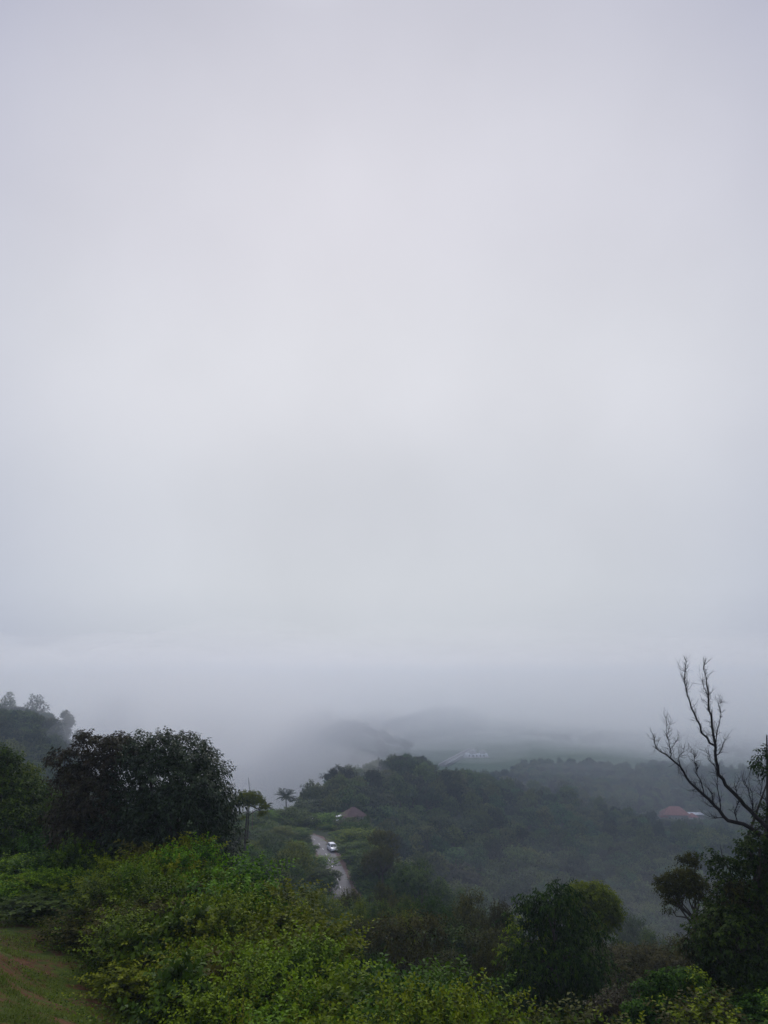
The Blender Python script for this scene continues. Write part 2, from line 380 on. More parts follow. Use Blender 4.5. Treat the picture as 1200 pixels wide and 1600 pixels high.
def road_at(s): return np.array([np.interp(s, cum, RS[:, 0]), np.interp(s, cum, RS[:, 1])])
dg = Geo()
s0 = 2.0
while s0 < cum[-1] - 3:
    a, b_ = road_at(s0), road_at(s0 + 1.6); d = (b_ - a) / np.linalg.norm(b_ - a); nn = np.array([-d[1], d[0]]) * .065
    z = ROAD_Z + .005
    dg.add([(*(a - nn), z), (*(b_ - nn), z), (*(b_ + nn), z), (*(a + nn), z)], [(0, 1, 2, 3)]); s0 += 5.5
tag(dg.build('road_marking', PAINT), kind='structure')

# ------------------------------------------------------------------ foliage
def foliage(G, rg, lobes, n, lpt, tl, L, W, up=.5, droop=.15, spread=.9, shell=(.45, 1.0), low=-.5, jit=.6, dw=.3):
    """n twigs spread over the lobes, lpt leaves along each; leaf_tint = (random, how near the twig tip and lobe top, per twig)."""
    lob = np.array([(*l, 1.0)[:5] if len(l) < 5 else l[:5] for l in lobes], float)
    w = lob[:, 3] ** 2; k = rg.choice(len(lob), n, p=w / w.sum())
    d = unit(rg.normal(size=(n, 3))); f = d[:, 2] < low; d[f, 2] *= -1
    r = rg.uniform(*shell, n)[:, None]
    P = lob[k, :3] + d * lob[k, 3:4] * r * np.column_stack([np.ones(n), np.ones(n), lob[k, 4]])
    D = unit(d + np.array([0, 0, up]) + rg.normal(size=(n, 3)) * .45)
    T = tl * rg.uniform(.5, 1.3, n); tw = rg.random(n)
    t = (np.arange(lpt) + .5) / lpt
    t = t[None] + rg.uniform(-.3, .3, (n, lpt)) / lpt
    S = unit(np.cross(D, rg.normal(size=(n, 3)))); S2 = np.cross(D, S)
    ang = np.arange(lpt)[None] * 2.4 + rg.uniform(0, 6.28, (n, 1)) + rg.normal(size=(n, lpt)) * .3
    side = S[:, None] * np.cos(ang)[..., None] + S2[:, None] * np.sin(ang)[..., None]
    B = P[:, None] + D[:, None] * (t * T[:, None])[..., None] + np.array([0, 0, -1.]) * (t ** 2 * T[:, None] * droop)[..., None]
    LD = unit(D[:, None] * .55 + side * spread + np.array([0, 0, -droop]))
    NN = unit(np.array([0, 0, 1.]) + rg.normal(size=(n, lpt, 3)) * jit + d[:, None] * dw)
    m = n * lpt; s = rg.uniform(.65, 1.25, m)
    c = np.column_stack([rg.random(m), np.clip(t, 0, 1).ravel() * (.5 + .5 * np.clip(d[:, 2:3] + .4, 0, 1)).repeat(lpt, 1).ravel(), tw.repeat(lpt)])  # tip tint weakens on lobe undersides, putting shade into the leaf colour
    G.leaves(B.reshape(-1, 3), LD.reshape(-1, 3), NN.reshape(-1, 3), L * s, W * s, c, droop=.1 + droop * .5)

def round_lobes(rg, n, rx, rz, zc, r0, r1):
    """lobes packed over an uneven dome: the crown's outline"""
    o = [(0, 0, zc, rx * .62, rz / rx)]
    for i in range(n):
        a = i * 2.4 + rg.uniform(-.5, .5); e = rg.uniform(-.35, 1.0)
        q = rx * math.sqrt(max(0, 1 - e * e * .9)) * rg.uniform(.55, .86)
        o.append((q * math.cos(a), q * math.sin(a), zc + e * rz * .8, rg.uniform(r0, r1), rg.uniform(.65, .9)))
    return o

def limbs(G, rg, base, fork, lobes, r0, sides=6):
    for l in lobes:
        e = np.array(l[:3]); b = np.array(fork); m = b + (e - b) * .5 + rg.normal(size=3) * .12 * np.linalg.norm(e - b) - np.array([0, 0, .08]) * np.linalg.norm(e - b)
        rr = r0 * rg.uniform(.3, .55)
        G.tube([b, b + (m - b) * .5 + rg.normal(size=3) * .05, m, m + (e - m) * .6, e], [rr, rr * .8, rr * .6, rr * .35, rr * .12], sides)

def trunk_geo(rg, h, r, lean=.06, sides=8):
    G = Geo(); z = np.linspace(-.8, h, 7); w = np.cumsum(rg.normal(size=(7, 2)) * lean, 0) * (h / 6)
    w -= w[1]; rad = r * np.linspace(1.25, .6, 7); rad[0] *= 1.3
    G.tube(np.column_stack([w, z]), rad, sides); return G, np.array([*w[-1], z[-1]])

def tree_proto(seed, lm, H=10., R_=4.5, n=900, lpt=9, L=.30, W=.16, tl=.9, lobes=14, up=.4, droop=.15, zc=.62, rz=.36, lr=(.22, .38), tr=.20, stick=.0):
    rg = np.random.default_rng(seed)
    lo = round_lobes(rg, lobes, R_, H * rz, H * zc, R_ * lr[0], R_ * lr[1])
    G, top = trunk_geo(rg, H * (zc - .15), tr)
    sel = [lo[i] for i in rg.choice(len(lo), min(len(lo), 9), replace=False)]
    limbs(G, rg, None, top, sel, tr * 1.6)
    V = np.concatenate(G.V)
    t = quad_mesh('trunk', V, np.concatenate(G.F), BARK, None, True)
    C = Geo(); foliage(C, rg, lo, n, lpt, tl, L, W, up, droop, jit=.35, dw=1.1)
    c = quad_mesh('crown', np.concatenate(C.V), np.concatenate(C.F), lm, np.concatenate(C.C))
    return t, c, H, R_

# tree kinds for middle distances (60-220 m) and for the far forest
MID = {
 'deep':  [tree_proto(11, L_DEEP, 10, 4.3, 1100, 9, .26, .15), tree_proto(12, L_DEEP, 12, 4.0, 1100, 9, .26, .15, lobes=18, lr=(.2, .32)), tree_proto(13, L_DEEP, 9, 3.6, 900, 9, .24, .14, up=.7)],
 'olive': [tree_proto(21, L_OLIVE, 9, 3.2, 900, 10, .24, .11, up=.8), tree_proto(22, L_OLIVE, 11, 3.8, 1100, 9, .24, .12, lobes=18)],
 'yg':    [tree_proto(31, L_YG, 8, 3.5, 1200, 8, .20, .12, lobes=16, lr=(.25, .4)), tree_proto(32, L_YG, 9, 2.9, 900, 9, .20, .11, up=.9)],
}
FAR = [tree_proto(41 + i, L_FAR2 if i == 4 else L_FAR, h, r, 520, 7, .46, .30, tl=.8, lobes=nl, lr=lr_, zc=zc, rz=rz) for i, (h, r, nl, lr_, zc, rz) in enumerate(
      [(10, 4.6, 13, (.25, .4), .62, .34), (12, 4.8, 16, (.22, .36), .60, .36), (9, 4.2, 10, (.28, .45), .62, .33), (13, 3.8, 14, (.25, .4), .58, .38), (8, 5.0, 15, (.22, .34), .64, .30)])]
# bushes (0-3 m): many short shoots with small leaves
def bush_proto(seed, lm, R_=1.7, H=2.6, n=560, lpt=12, L=.105, W=.062, tl=.55, lobes=10, up=1.0, droop=.12):
    rg = np.random.default_rng(seed)
    lo = [(0, 0, H * .4, R_ * .6, .9)]
    for i in range(lobes):
        a = i * 2.4 + rg.uniform(-.4, .4); q = R_ * rg.uniform(.25, .8); lo.append((q * math.cos(a), q * math.sin(a), H * rg.uniform(.25, .78), R_ * rg.uniform(.24, .42), 1.0))
    C = Geo(); foliage(C, rg, lo, n, lpt, tl, L, W, up, droop, low=-.7)
    # leading shoots that break the outline
    for i in range(110):
        a = rg.uniform(0, 6.28); l_ = lo[rg.integers(len(lo))]; e_ = rg.uniform(-.3, 1.3); q = l_[3] * .75
        b = np.array([l_[0] + q * math.cos(a) * math.cos(e_), l_[1] + q * math.sin(a) * math.cos(e_), l_[2] + q * math.sin(e_)])
        d = unit(np.array([math.cos(a) * rg.uniform(.3, 1.2), math.sin(a) * rg.uniform(.3, 1.2), rg.uniform(.3, 1.5)])); Lh = rg.uniform(.45, .95); m = 20
        t = np.linspace(.05, 1, m)[:, None]; P = b + d * t * Lh + np.array([math.cos(a), math.sin(a), -.5]) * (t ** 2) * .18
        an = np.arange(m) * 2.4; s = unit(np.cross(d, [.3, .2, 1])); s2 = np.cross(d, s); sd_ = s * np.cos(an)[:, None] + s2 * np.sin(an)[:, None]
        C.leaves(P, unit(sd_ + d * .6), unit(np.array([0, 0, 1.]) + rg.normal(size=(m, 3)) * .3), L * (1.55 - .6 * t[:, 0]), W * (1.55 - .6 * t[:, 0]),
                 np.column_stack([rg.random(m), .5 + .5 * t[:, 0], np.full(m, rg.random())]))
    S = Geo()
    for l in lo:
        e = np.array(l[:3]); b = np.array([rg.uniform(-.15, .15), rg.uniform(-.15, .15), -.4]); m_ = (b + e) / 2 + rg.normal(size=3) * .12
        S.tube([b, m_, e], [.035, .025, .008], 5)
    return (quad_mesh('stems', np.concatenate(S.V), np.concatenate(S.F), BARK), quad_mesh('foliage', np.concatenate(C.V), np.concatenate(C.F), lm, np.concatenate(C.C)), H, R_)
BUSH = {'green': [bush_proto(51, L_BUSH), bush_proto(52, L_BUSH, 1.9, 2.4), bush_proto(53, L_BUSH, 1.5, 3.0, L=.12, W=.07)],
        'deep': [bush_proto(54, L_DEEP, 1.8, 2.6, L=.13, W=.08), bush_proto(55, L_DEEP, 1.6, 2.9, up=.6, L=.14, W=.07)],
        'olive': [bush_proto(56, L_OLIVE, 1.7, 2.6, L=.12, W=.06), bush_proto(57, L_OLIVE, 1.5, 2.9)],
        'lime': [bush_proto(61, L_LIME, 1.7, 2.8, n=300, L=.12, W=.075, up=1.3), bush_proto(62, L_LIME, 1.5, 2.5, n=420, L=.09, W=.06, up=1.1)],
        'broad': [bush_proto(63, L_DEEP, 1.6, 2.4, n=160, lpt=8, L=.22, W=.13, up=.5, droop=.5), bush_proto(64, L_OLIVE, 1.5, 2.6, n=200, lpt=9, L=.20, W=.10, droop=.5)],
        'young': [bush_proto(58, L_YOUNG, 1.2, 2.4, 120, 12, .12, .07, tl=.8, up=1.6)]}

def shoot_proto(seed, lm, H=2.4):
    rg = np.random.default_rng(seed); C = Geo(); S = Geo()
    for i in range(13):
        a = rg.uniform(0, 6.28); q = rg.uniform(0, .5); Lh = rg.uniform(.55, 1.0) * H; m = int(Lh / .055)
        t = np.linspace(0, 1, m)[:, None]; d = unit(np.array([math.cos(a) * rg.uniform(.05, .5), math.sin(a) * rg.uniform(.05, .5), 1]))
        P = np.array([q * math.cos(a), q * math.sin(a), 0]) + d * t * Lh + np.array([math.cos(a + 1), math.sin(a + 1), 0]) * t ** 2 * .2
        S.tube(P[::4], np.linspace(.012, .004, len(P[::4])), 4)
        an = np.arange(m) * 2.4; s_ = unit(np.cross(d, [.3, .2, 1])); s2 = np.cross(d, s_); sd_ = s_ * np.cos(an)[:, None] + s2 * np.sin(an)[:, None]
        k = t[:, 0] > .12; f = (1.25 - .75 * t[:, 0] ** 2)[k]
        C.leaves(P[k], unit(sd_ + d * .5)[k], unit(np.array([0, 0, 1.]) + rg.normal(size=(m, 3)) * .3)[k], .17 * f, .095 * f, np.column_stack([rg.random(m), .3 + .7 * t[:, 0], np.full(m, rg.random())])[k])
    return (quad_mesh('stems', np.concatenate(S.V), np.concatenate(S.F), BARK), quad_mesh('foliage', np.concatenate(C.V), np.concatenate(C.F), lm, np.concatenate(C.C)), H, .9)
BUSH['young'] = [shoot_proto(58, L_YOUNG), shoot_proto(59, L_YOUNG, 2.6), shoot_proto(60, L_YOUNG, 2.2)]
PLACED = []
def put_tree(name, proto, x, y, z, rz, s, label, cat='tree', group=None, parts=('trunk', 'crown')):
    t, c, H, R_ = proto
    o = empty(name, (x, y, z), rz, s); tag(o, label, cat, group)
    a = link(parts[0], t, o); b = link(parts[1], c, o)
    PLACED.append((o, x, y)); return o

def place_px(kind_list, k, px, py_top, Y, width_px, label, cat='tree', name='broadleaf_tree', group=None, parts=('trunk', 'crown'), zmin=None):
    """stand a tree at distance Y so that its top and width agree with the photograph; it stands on the ground"""
    pr = kind_list[k % len(kind_list)]; p = at(px, py_top, Y); z = gz(p.x, Y)
    H = max(1.2, p.z - z); wm = width_px * Y * 1.03 / FOCAL
    sz = H / pr[2]; sx = wm / (2 * pr[3])
    return put_tree(name, pr, p.x, Y, z - .1, random.uniform(0, 6.28), (sx, sx, sz), label, cat, group, parts)

def px_tree(name, label, Y, lobes, crown_specs, fork, foot, tr, seed, cat='tree', group=None, H_=None, limb_n=14, extra_crowns=(), stems=None, taper=.5):
    """a tree whose crown lobes are read off the photograph, set at distance Y with real depth.
    lobes: (px, py, radius_px[, depth offset in metres]); crown_specs: dict for foliage()"""
    rg = np.random.default_rng(seed)
    f = at(foot[0], foot[1], Y); base = Vector((f.x, Y, gz(f.x, Y)))
    k = Y * 1.03 / FOCAL
    def conv(ls):
        o = []
        for l in ls:
            p = at(l[0], l[1], Y) - base; dy = l[3] if len(l) > 3 else rg.uniform(-1, 1) * l[2] * k * .9
            q = at(l[0], l[1], Y + dy) - base
            o.append((q.x, q.y, q.z, l[2] * k, .9))
        return o
    o = empty(name, base); tag(o, label, cat, group)
    fk = at(fork[0], fork[1], Y) - base
    G = Geo()
    if stems is None:
        pts = [np.array([0, 0, -.6])]
        for t in (.25, .5, .75, 1.0): pts.append(np.array([fk.x * t, fk.y * t, fk.z * t]) + rg.normal(size=3) * .05 * (t < 1) * fk.z * .12)
        G.tube(pts, [tr * 1.5, tr * 1.1, tr, tr * .9, tr * .75], 8)
    else:
        for st, rr in stems:
            pts = [np.array(at(a, b, Y + c) - base) for q_ in st for a, b, c in [(*q_, 0)[:3]]]
            G.tube(pts, np.linspace(rr, rr * taper, len(pts)), 7)
    L0 = conv(lobes)
    allb = list(L0)
    for ls, sp in extra_crowns: allb += conv(ls)
    sel = sorted(allb, key=lambda l: -l[3])[:limb_n]
    limbs(G, rg, None, (fk.x, fk.y, fk.z), sel, tr * 1.5)
    G.build('trunk', BARK, o, True)
    C = Geo(); sp = dict(crown_specs); m = sp.pop('mat'); foliage(C, rg, L0, **sp); C.build('crown', m, o, lf=True)
    for ls, sp2 in extra_crowns:
        C = Geo(); sp2 = dict(sp2); m2 = sp2.pop('mat'); lb = sp2.pop('label'); foliage(C, rg, conv(ls), **sp2)
        c = C.build('crown', m2, o, lf=True); tag(c, lb)
    return o

# --- the big dark tree left of the middle
px_tree('broadleaf_tree', 'large dark glossy tree with a wide rounded crown, brownish on its left side', 42,
    [(285, 1182, 34), (235, 1186, 36), (325, 1212, 30), (336, 1262, 32), (343, 1312, 28), (338, 1352, 24), (270, 1235, 62, -1.2), (205, 1225, 45), (270, 1300, 68, -.8),
     (310, 1340, 40), (200, 1300, 60), (225, 1350, 50), (305, 1190, 26), (255, 1172, 24), (212, 1172, 22), (352, 1285, 16), (318, 1172, 12), (350, 1245, 12), (180, 1345, 40), (300, 1250, 50, -1.5), (349, 1340, 16), (352, 1365, 14)],
    dict(mat=L_DARK, n=4600, lpt=9, tl=.62, L=.20, W=.085, up=.35, droop=.35, shell=(.5, 1.0), low=-.75), (255, 1330), (262, 1500), .26, 101,
    extra_crowns=[([(165, 1178, 22), (185, 1170, 20), (140, 1160, 13), (120, 1190, 16), (93, 1184, 12), (150, 1205, 26), (118, 1218, 22), (100, 1222, 16), (150, 1255, 40), (110, 1275, 30), (205, 1185, 18), (80, 1190, 7), (128, 1158, 7), (110, 1300, 26), (160, 1300, 34)],
                   dict(mat=L_RUST, n=1700, lpt=9, tl=.62, L=.21, W=.09, up=.25, droop=.45, shell=(.45, 1.0), label='brownish leaves on the left side of the crown'))], limb_n=26)

# --- dark trees at the left edge, behind the bushes
px_tree('broadleaf_tree', 'dark bushy tree at the left edge, beside the big dark rounded tree', 47,
    [(5, 1215, 34), (25, 1250, 36), (-30, 1230, 50), (60, 1262, 30), (90, 1290, 34), (20, 1300, 45), (60, 1320, 40), (12, 1190, 14), (-10, 1185, 20), (100, 1265, 20)],
    dict(mat=L_DEEP, n=2300, lpt=9, tl=.6, L=.20, W=.10, up=.5, droop=.2), (25, 1330), (30, 1440), .2, 102)
px_tree('small_tree', 'small olive yellow tree at the left edge behind the dark bushy one', 62,
    [(45, 1212, 14), (35, 1225, 16), (55, 1232, 12), (28, 1204, 9), (40, 1250, 16)],
    dict(mat=L_YG, n=420, lpt=9, tl=.55, L=.18, W=.09, up=.4), (42, 1270), (42, 1350), .12, 103)

# --- the slim tree with a flat crown on two thin stems
px_tree('slender_tree', 'slim tree with a flat olive crown on two long bare stems', 95,
    [(376, 1252, 9), (385, 1245, 9), (396, 1246, 10), (405, 1254, 9), (368, 1258, 7), (411, 1262, 6), (388, 1256, 10), (360, 1262, 5), (409, 1273, 5), (378, 1243, 5), (413, 1270, 4), (372, 1282, 3), (380, 1278, 3)],
    dict(mat=L_YG, n=620, lpt=8, tl=.45, L=.22, W=.10, up=.2, droop=.5, low=-.2, shell=(.2, 1)), (388, 1258), (381, 1372), .10, 104, limb_n=10,
    stems=[([(378, 1375), (381, 1340), (383, 1313), (385, 1285), (387, 1256)], .16), ([(383, 1313, .2), (387, 1308, .4), (388, 1285, .5), (389, 1258, .4)], .12),
           ([(389, 1258), (391, 1240), (389, 1225), (388, 1214)], .035), ([(381, 1340), (376, 1328, .3), (374, 1300, .3), (374, 1285, .3)], .05), ([(388, 1275), (397, 1268), (406, 1264)], .06)])

# --- middle: tall leafy tree rising from the lower edge, with drooping leaf tips
DROOP = dict(mat=L_DEEP, n=1900, lpt=11, tl=.75, L=.19, W=.075, up=.15, droop=.7, shell=(.3, 1.1), low=-.8)
px_tree('broadleaf_tree', 'tall dark tree with drooping leaf tips in front of the yellow green round crown', 40,
    [(878, 1392, 10), (868, 1402, 16), (850, 1416, 18), (888, 1412, 12), (812, 1420, 8), (803, 1412, 6), (832, 1430, 17), (868, 1440, 26), (896, 1456, 18), (925, 1450, 10), (845, 1474, 32), (890, 1500, 36), (828, 1520, 38), (922, 1508, 20),
     (870, 1560, 60), (930, 1560, 36), (815, 1570, 40), (882, 1378, 5), (905, 1425, 6), (843, 1402, 5), (788, 1436, 6), (928, 1436, 6), (940, 1466, 7), (896, 1398, 5), (820, 1406, 4), (950, 1500, 8)],
    DROOP, (868, 1500), (872, 1640), .16, 105, limb_n=16,
    extra_crowns=[([(820, 1470, 30), (800, 1500, 26), (810, 1455, 16), (850, 1500, 30), (830, 1540, 30)], dict(mat=L_BUSH, n=110, lpt=9, tl=.45, L=.17, W=.09, up=.5, droop=.35, label='bright green leaves in the crown'))])
px_tree('broadleaf_tree', 'yellow green tree with a rounded crown right behind the tall dark drooping tree', 62,
    [(930, 1412, 28), (905, 1404, 18), (948, 1420, 20), (895, 1430, 24), (940, 1438, 24), (960, 1436, 10), (915, 1395, 9), (920, 1450, 26), (900, 1396, 9)],
    dict(mat=L_YG, n=2900, lpt=8, tl=.45, L=.19, W=.11, up=.5, shell=(.5, 1)), (922, 1470), (922, 1640), .16, 106)

# --- right edge
px_tree('small_tree', 'small olive tree with a tuft on top and bare forked stems near the right edge', 38,
    [(1076, 1350, 9), (1082, 1345, 8), (1088, 1352, 7), (1066, 1348, 6), (1045, 1385, 14), (1060, 1376, 14), (1075, 1374, 13), (1090, 1385, 14), (1038, 1395, 9), (1052, 1402, 14), (1085, 1400, 12), (1068, 1395, 16), (1100, 1392, 9), (1048, 1416, 8), (1034, 1380, 6), (1045, 1428, 4), (1103, 1410, 8)],
    dict(mat=L_OLIVE, n=1100, lpt=8, tl=.30, L=.115, W=.06, up=.5, droop=.2, shell=(.35, 1), low=-.4), (1087, 1440), (1092, 1530), .07, 107, limb_n=12,
    stems=[([(1092, 1560), (1090, 1500), (1089, 1455)], .08), ([(1089, 1455), (1086, 1430), (1086, 1400), (1086, 1350)], .055), ([(1089, 1455), (1075, 1436, -.3), (1062, 1418, -.4), (1052, 1400, -.4)], .05), ([(1086, 1432), (1100, 1420, .3), (1105, 1405, .3)], .03), ([(1070, 1430), (1060, 1405, .5), (1050, 1385, .5)], .025)])
RIGHT = dict(mat=L_DEEP, n=3600, lpt=9, tl=.42, L=.14, W=.075, up=.4, droop=.35, shell=(.45, 1), low=-.8)
px_tree('broadleaf_tree', 'tall dark leafy tree at the right edge with the dead tree leaning out of it', 31,
    [(1197, 1190, 13), (1190, 1180, 8), (1205, 1205, 16), (1190, 1268, 7), (1202, 1280, 12), (1188, 1318, 24), (1172, 1330, 18), (1160, 1345, 12), (1200, 1345, 30), (1178, 1385, 34), (1205, 1420, 45), (1165, 1430, 42), (1128, 1380, 12), (1120, 1350, 11), (1133, 1360, 10), (1118, 1340, 8),
     (1135, 1410, 26), (1150, 1480, 55), (1200, 1520, 60), (1140, 1550, 55), (1195, 1590, 60), (1115, 1440, 24), (1105, 1470, 26), (1112, 1338, 6), (1120, 1500, 34), (1142, 1352, 8)],
    RIGHT, (1185, 1400), (1180, 1640), .2, 108, limb_n=22,
    extra_crowns=[([(1090, 1470, 18), (1110, 1450, 16), (1085, 1490, 16), (1150, 1400, 24), (1120, 1480, 26), (1100, 1520, 20), (1140, 1450, 24), (1072, 1480, 7), (1095, 1545, 22)],
                   dict(mat=L_OLIVE, n=620, lpt=9, tl=.42, L=.13, W=.075, up=.3, droop=.5, label='olive leaves hanging on the left side of the tree'))],
    stems=[([(1185, 1660), (1188, 1560), (1190, 1450), (1196, 1350), (1200, 1260), (1199, 1200), (1198, 1148)], .17), ([(1140, 1360), (1128, 1335), (1125, 1318)], .03), ([(1190, 1480), (1165, 1420), (1142, 1362)], .08)], taper=.14)
px_tree('leafy_shrub', 'leafy shrub with green and yellow leaves at the bottom right, below the small olive tree', 26,
    [(1030, 1560, 26), (1060, 1555, 28), (1090, 1580, 34), (1010, 1580, 18), (1050, 1590, 34), (1000, 1550, 8), (1020, 1535, 8), (985, 1590, 12), (1070, 1535, 16), (1120, 1600, 34), (1005, 1600, 20), (1040, 1535, 10)],
    dict(mat=L_DEEP, n=1500, lpt=9, tl=.32, L=.105, W=.06, up=.7, droop=.35, shell=(.3, 1)), (1060, 1620), (1065, 1760), .06, 109, cat='shrub',
    extra_crowns=[([(1045, 1595, 14), (1075, 1600, 18), (1110, 1602, 16), (1060, 1560, 12), (1090, 1540, 14)], dict(mat=L_BUSH, n=200, lpt=9, tl=.34, L=.11, W=.06, up=.8, droop=.2, label='bright green leaves mixed into the shrub'))])
px_tree('leafy_shrub', 'reddish brown leaved shrub at the bottom between the two dark right hand trees', 30,
    [(960, 1575, 20), (935, 1585, 18), (985, 1600, 16), (950, 1600, 22), (970, 1560, 8)],
    dict(mat=L_RUST, n=420, lpt=9, tl=.38, L=.12, W=.06, up=.5, droop=.35, shell=(.3, 1)), (960, 1640), (960, 1760), .05, 110, cat='shrub')

# ------------------------------------------------------------------ dead tree (right edge), traced at 30 m with depth given to every branch
def dead_tree():
    rg = np.random.default_rng(5); Y0 = 30.0
    def P(cx, cy_, dy=0): return np.array(at(900 + cx / 4, 1000 + cy_ / 4, Y0 + dy))
    b0 = P(1330, 1560); base = Vector((b0[0], Y0, gz(b0[0], Y0)))
    o = empty('dead_tree', base); tag(o, 'dead leafless tree with bare dark branches leaning in from the right edge', 'tree')
    B = np.array(base)
    G = Geo(); foot = B + np.array([.25, 0, -.5])
    G.tube([foot - B, P(1330, 1700) - B, P(1300, 1450) - B, P(1255, 1250) - B], [.24, .19, .16, .13], 9); G.build('trunk', BARK_DEAD, o, True)
    br = [  # (points, start radius, depth start, depth end)
     ([(1255, 1250), (1200, 1178), (1130, 1110), (1050, 1030), (980, 950), (920, 870), (885, 790), (870, 700), (868, 640), (850, 540), (845, 470), (828, 390), (825, 320), (815, 240), (812, 125)], .088, 0, -.8),
     ([(1255, 1250), (1200, 1222), (1100, 1180), (1000, 1140), (920, 1100), (870, 1040), (800, 970), (740, 915), (690, 860), (650, 790), (590, 740), (530, 700), (490, 640), (478, 585)], .085, 0, 1.2)]
    sub = [
     ([(868, 660), (820, 610), (775, 530), (740, 460), (710, 380), (690, 310), (678, 230), (690, 130)], .042, -.4, -1.4),
     ([(690, 310), (672, 260), (655, 215)], .012, -1.2, -1.4), ([(828, 400), (800, 300), (775, 230)], .016, -.6, -.2),
     ([(873, 650), (890, 540), (890, 400), (905, 375)], .020, -.5, .3), ([(880, 720), (905, 690), (925, 640), (950, 600)], .016, -.4, -1.0),
     ([(885, 830), (840, 760), (805, 690)], .018, -.3, .5), ([(590, 740), (585, 670), (565, 600), (560, 490)], .020, 1.0, .6),
     ([(585, 690), (620, 640), (640, 590)], .012, .9, .3), ([(570, 620), (580, 560), (595, 490)], .010, .8, 1.3), ([(650, 790), (650, 720), (680, 650)], .014, .8, .2),
     ([(800, 970), (780, 880), (760, 800), (740, 720), (722, 680)], .022, .6, 0), ([(900, 1085), (895, 980), (885, 880), (875, 830)], .020, .3, .9),
     ([(870, 1045), (850, 960), (790, 900)], .020, .4, -.2), ([(920, 1110), (870, 1115), (820, 1095)], .018, .3, .6),
     ([(1010, 1140), (1020, 1000), (1030, 850)], .020, .1, -.5), ([(1090, 1075), (1105, 1060), (1085, 980), (1050, 900), (1035, 845)], .022, 0, -.8),
     ([(1100, 1080), (1100, 960), (1090, 820)], .012, 0, .6), ([(1215, 1100), (1200, 1040), (1150, 970), (1125, 840)], .026, .2, .2), ([(870, 1040), (820, 1030), (780, 1005)], .010, .3, -.2),
     ([(750, 925), (720, 945), (700, 940)], .010, .5, .8), ([(690, 860), (655, 830), (645, 800)], .008, .7, 1.2), ([(1120, 1190), (1180, 1150), (1200, 1160)], .02, 0, -.3)]
    tips = []
    def path(pts, d0, d1, wob):
        n = len(pts); Q = np.array([P(x, y, d0 + (d1 - d0) * i / (n - 1)) for i, (x, y) in enumerate(pts)])
        Q2 = [Q[0]]
        for i in range(1, n):
            m = (Q[i - 1] + Q[i]) / 2 + rg.normal(size=3) * wob * np.linalg.norm(Q[i] - Q[i - 1]); Q2 += [m, Q[i]]
        return np.array(Q2)
    for pts, r, d0, d1 in br:
        Q = path(pts, d0, d1, .10); n = len(Q); rad = r * (np.linspace(1, .10, n) ** .9)
        G = Geo(); G.tube(Q - B, rad, 7); G.build('branch', BARK_DEAD, o, True); tips.append((Q, rad))
    G = Geo()
    for pts, r, d0, d1 in sub:
        Q = path(pts, d0, d1, .10); rad = r * 1.0 * np.linspace(1, .25, len(Q)); G.tube(Q - B, rad, 6); tips.append((Q, rad))
    G.build('side_branches', BARK_DEAD, o, True)
    # twigs: short, upward, branching once
    G = Geo()
    for Q, rad in tips:
        n = len(Q); L = np.linalg.norm(np.diff(Q, axis=0), axis=1).sum(); m = int(L / .042)
        for i in range(m):
            s = rg.uniform(.12, 1) * (n - 1); k = min(int(s), n - 2); p = Q[k] + (Q[k + 1] - Q[k]) * (s - k)
            if rad[k] > .055 and rg.random() < .6: continue
            T = unit(Q[k + 1] - Q[k]); d = unit(T * .7 + rg.normal(size=3) * .55 + np.array([0, 0, .45])); l = rg.uniform(.06, .42) * (1.2 if k > n * .3 else .9)
            r0 = min(.0085, rad[k] * .6); w = rg.normal(size=3) * .1 * l
            e = p + d * l; G.tube([p - B, p + d * l * .5 + w - B, e + np.array([0, 0, .03]) - B], [r0, r0 * .7, r0 * .3], 4)
            if rg.random() < .6:
                q = p + d * l * .5 + w; d2 = unit(d + rg.normal(size=3) * .6 + np.array([0, 0, .3])); G.tube([q - B, q + d2 * l * .3 - B, q + d2 * l * .55 + rg.normal(size=3) * .02 - B], [r0 * .6, r0 * .5, r0 * .25], 4)
    G.build('twigs', BARK_DEAD, o, True)
dead_tree()

# ------------------------------------------------------------------ palm
def palm(px, py_top, Y, H, fr, label, seed, n=26, fat=1.0):
    rg = np.random.default_rng(seed); p = at(px, py_top, Y); zt = p.z - fr * .55; x = p.x; z0 = gz(x, Y)
    o = empty('palm_tree', (x, Y, z0)); tag(o, label, 'palm tree')
    h = zt - z0; G = Geo(); zz = np.linspace(-.5, h, 9); G.tube(np.column_stack([.25 * np.sin(zz * .3), zz * 0, zz]), np.linspace(.24, .15, 9) * fat, 8); G.build('trunk', BARK, o, True)
    for i in range(n):
        az = i * 2.4 + rg.uniform(-.2, .2); e0 = rg.uniform(-.25, 1.45); L = fr * rg.uniform(.85, 1.1)
        m = 26; t = np.linspace(0, 1, m); el = e0 - .95 * t ** 1.8
        dr = np.cumsum(np.cos(el)) * L / m; dz = np.cumsum(np.sin(el)) * L / m
        C = np.column_stack([dr * math.cos(az), dr * math.sin(az), dz + h]); C[:, 0] += .25 * math.sin(h * .3)
        G = Geo(); G.tube(C, np.linspace(.035, .008, m), 4)
        T = unit(np.gradient(C, axis=0)); S = np.array([-math.sin(az), math.cos(az), 0.]); nn = unit(np.cross(T, S))
        for sgn in (-1, 1):
            D = unit(S * sgn * .9 + T * .55 + np.array([0, 0, -.35])); l = fr * .30 * np.sin(np.pi * np.clip(t * .85 + .12, 0, 1)) * rg.uniform(.85, 1.1, m)
            G.leaves(C[2:], D[2:], nn[2:], l[2:], .11, np.column_stack([rg.random(m - 2), t[2:], np.full(m - 2, rg.random())]), fold=.05, droop=.12)
        G.build('frond', L_PALM, o, lf=True)
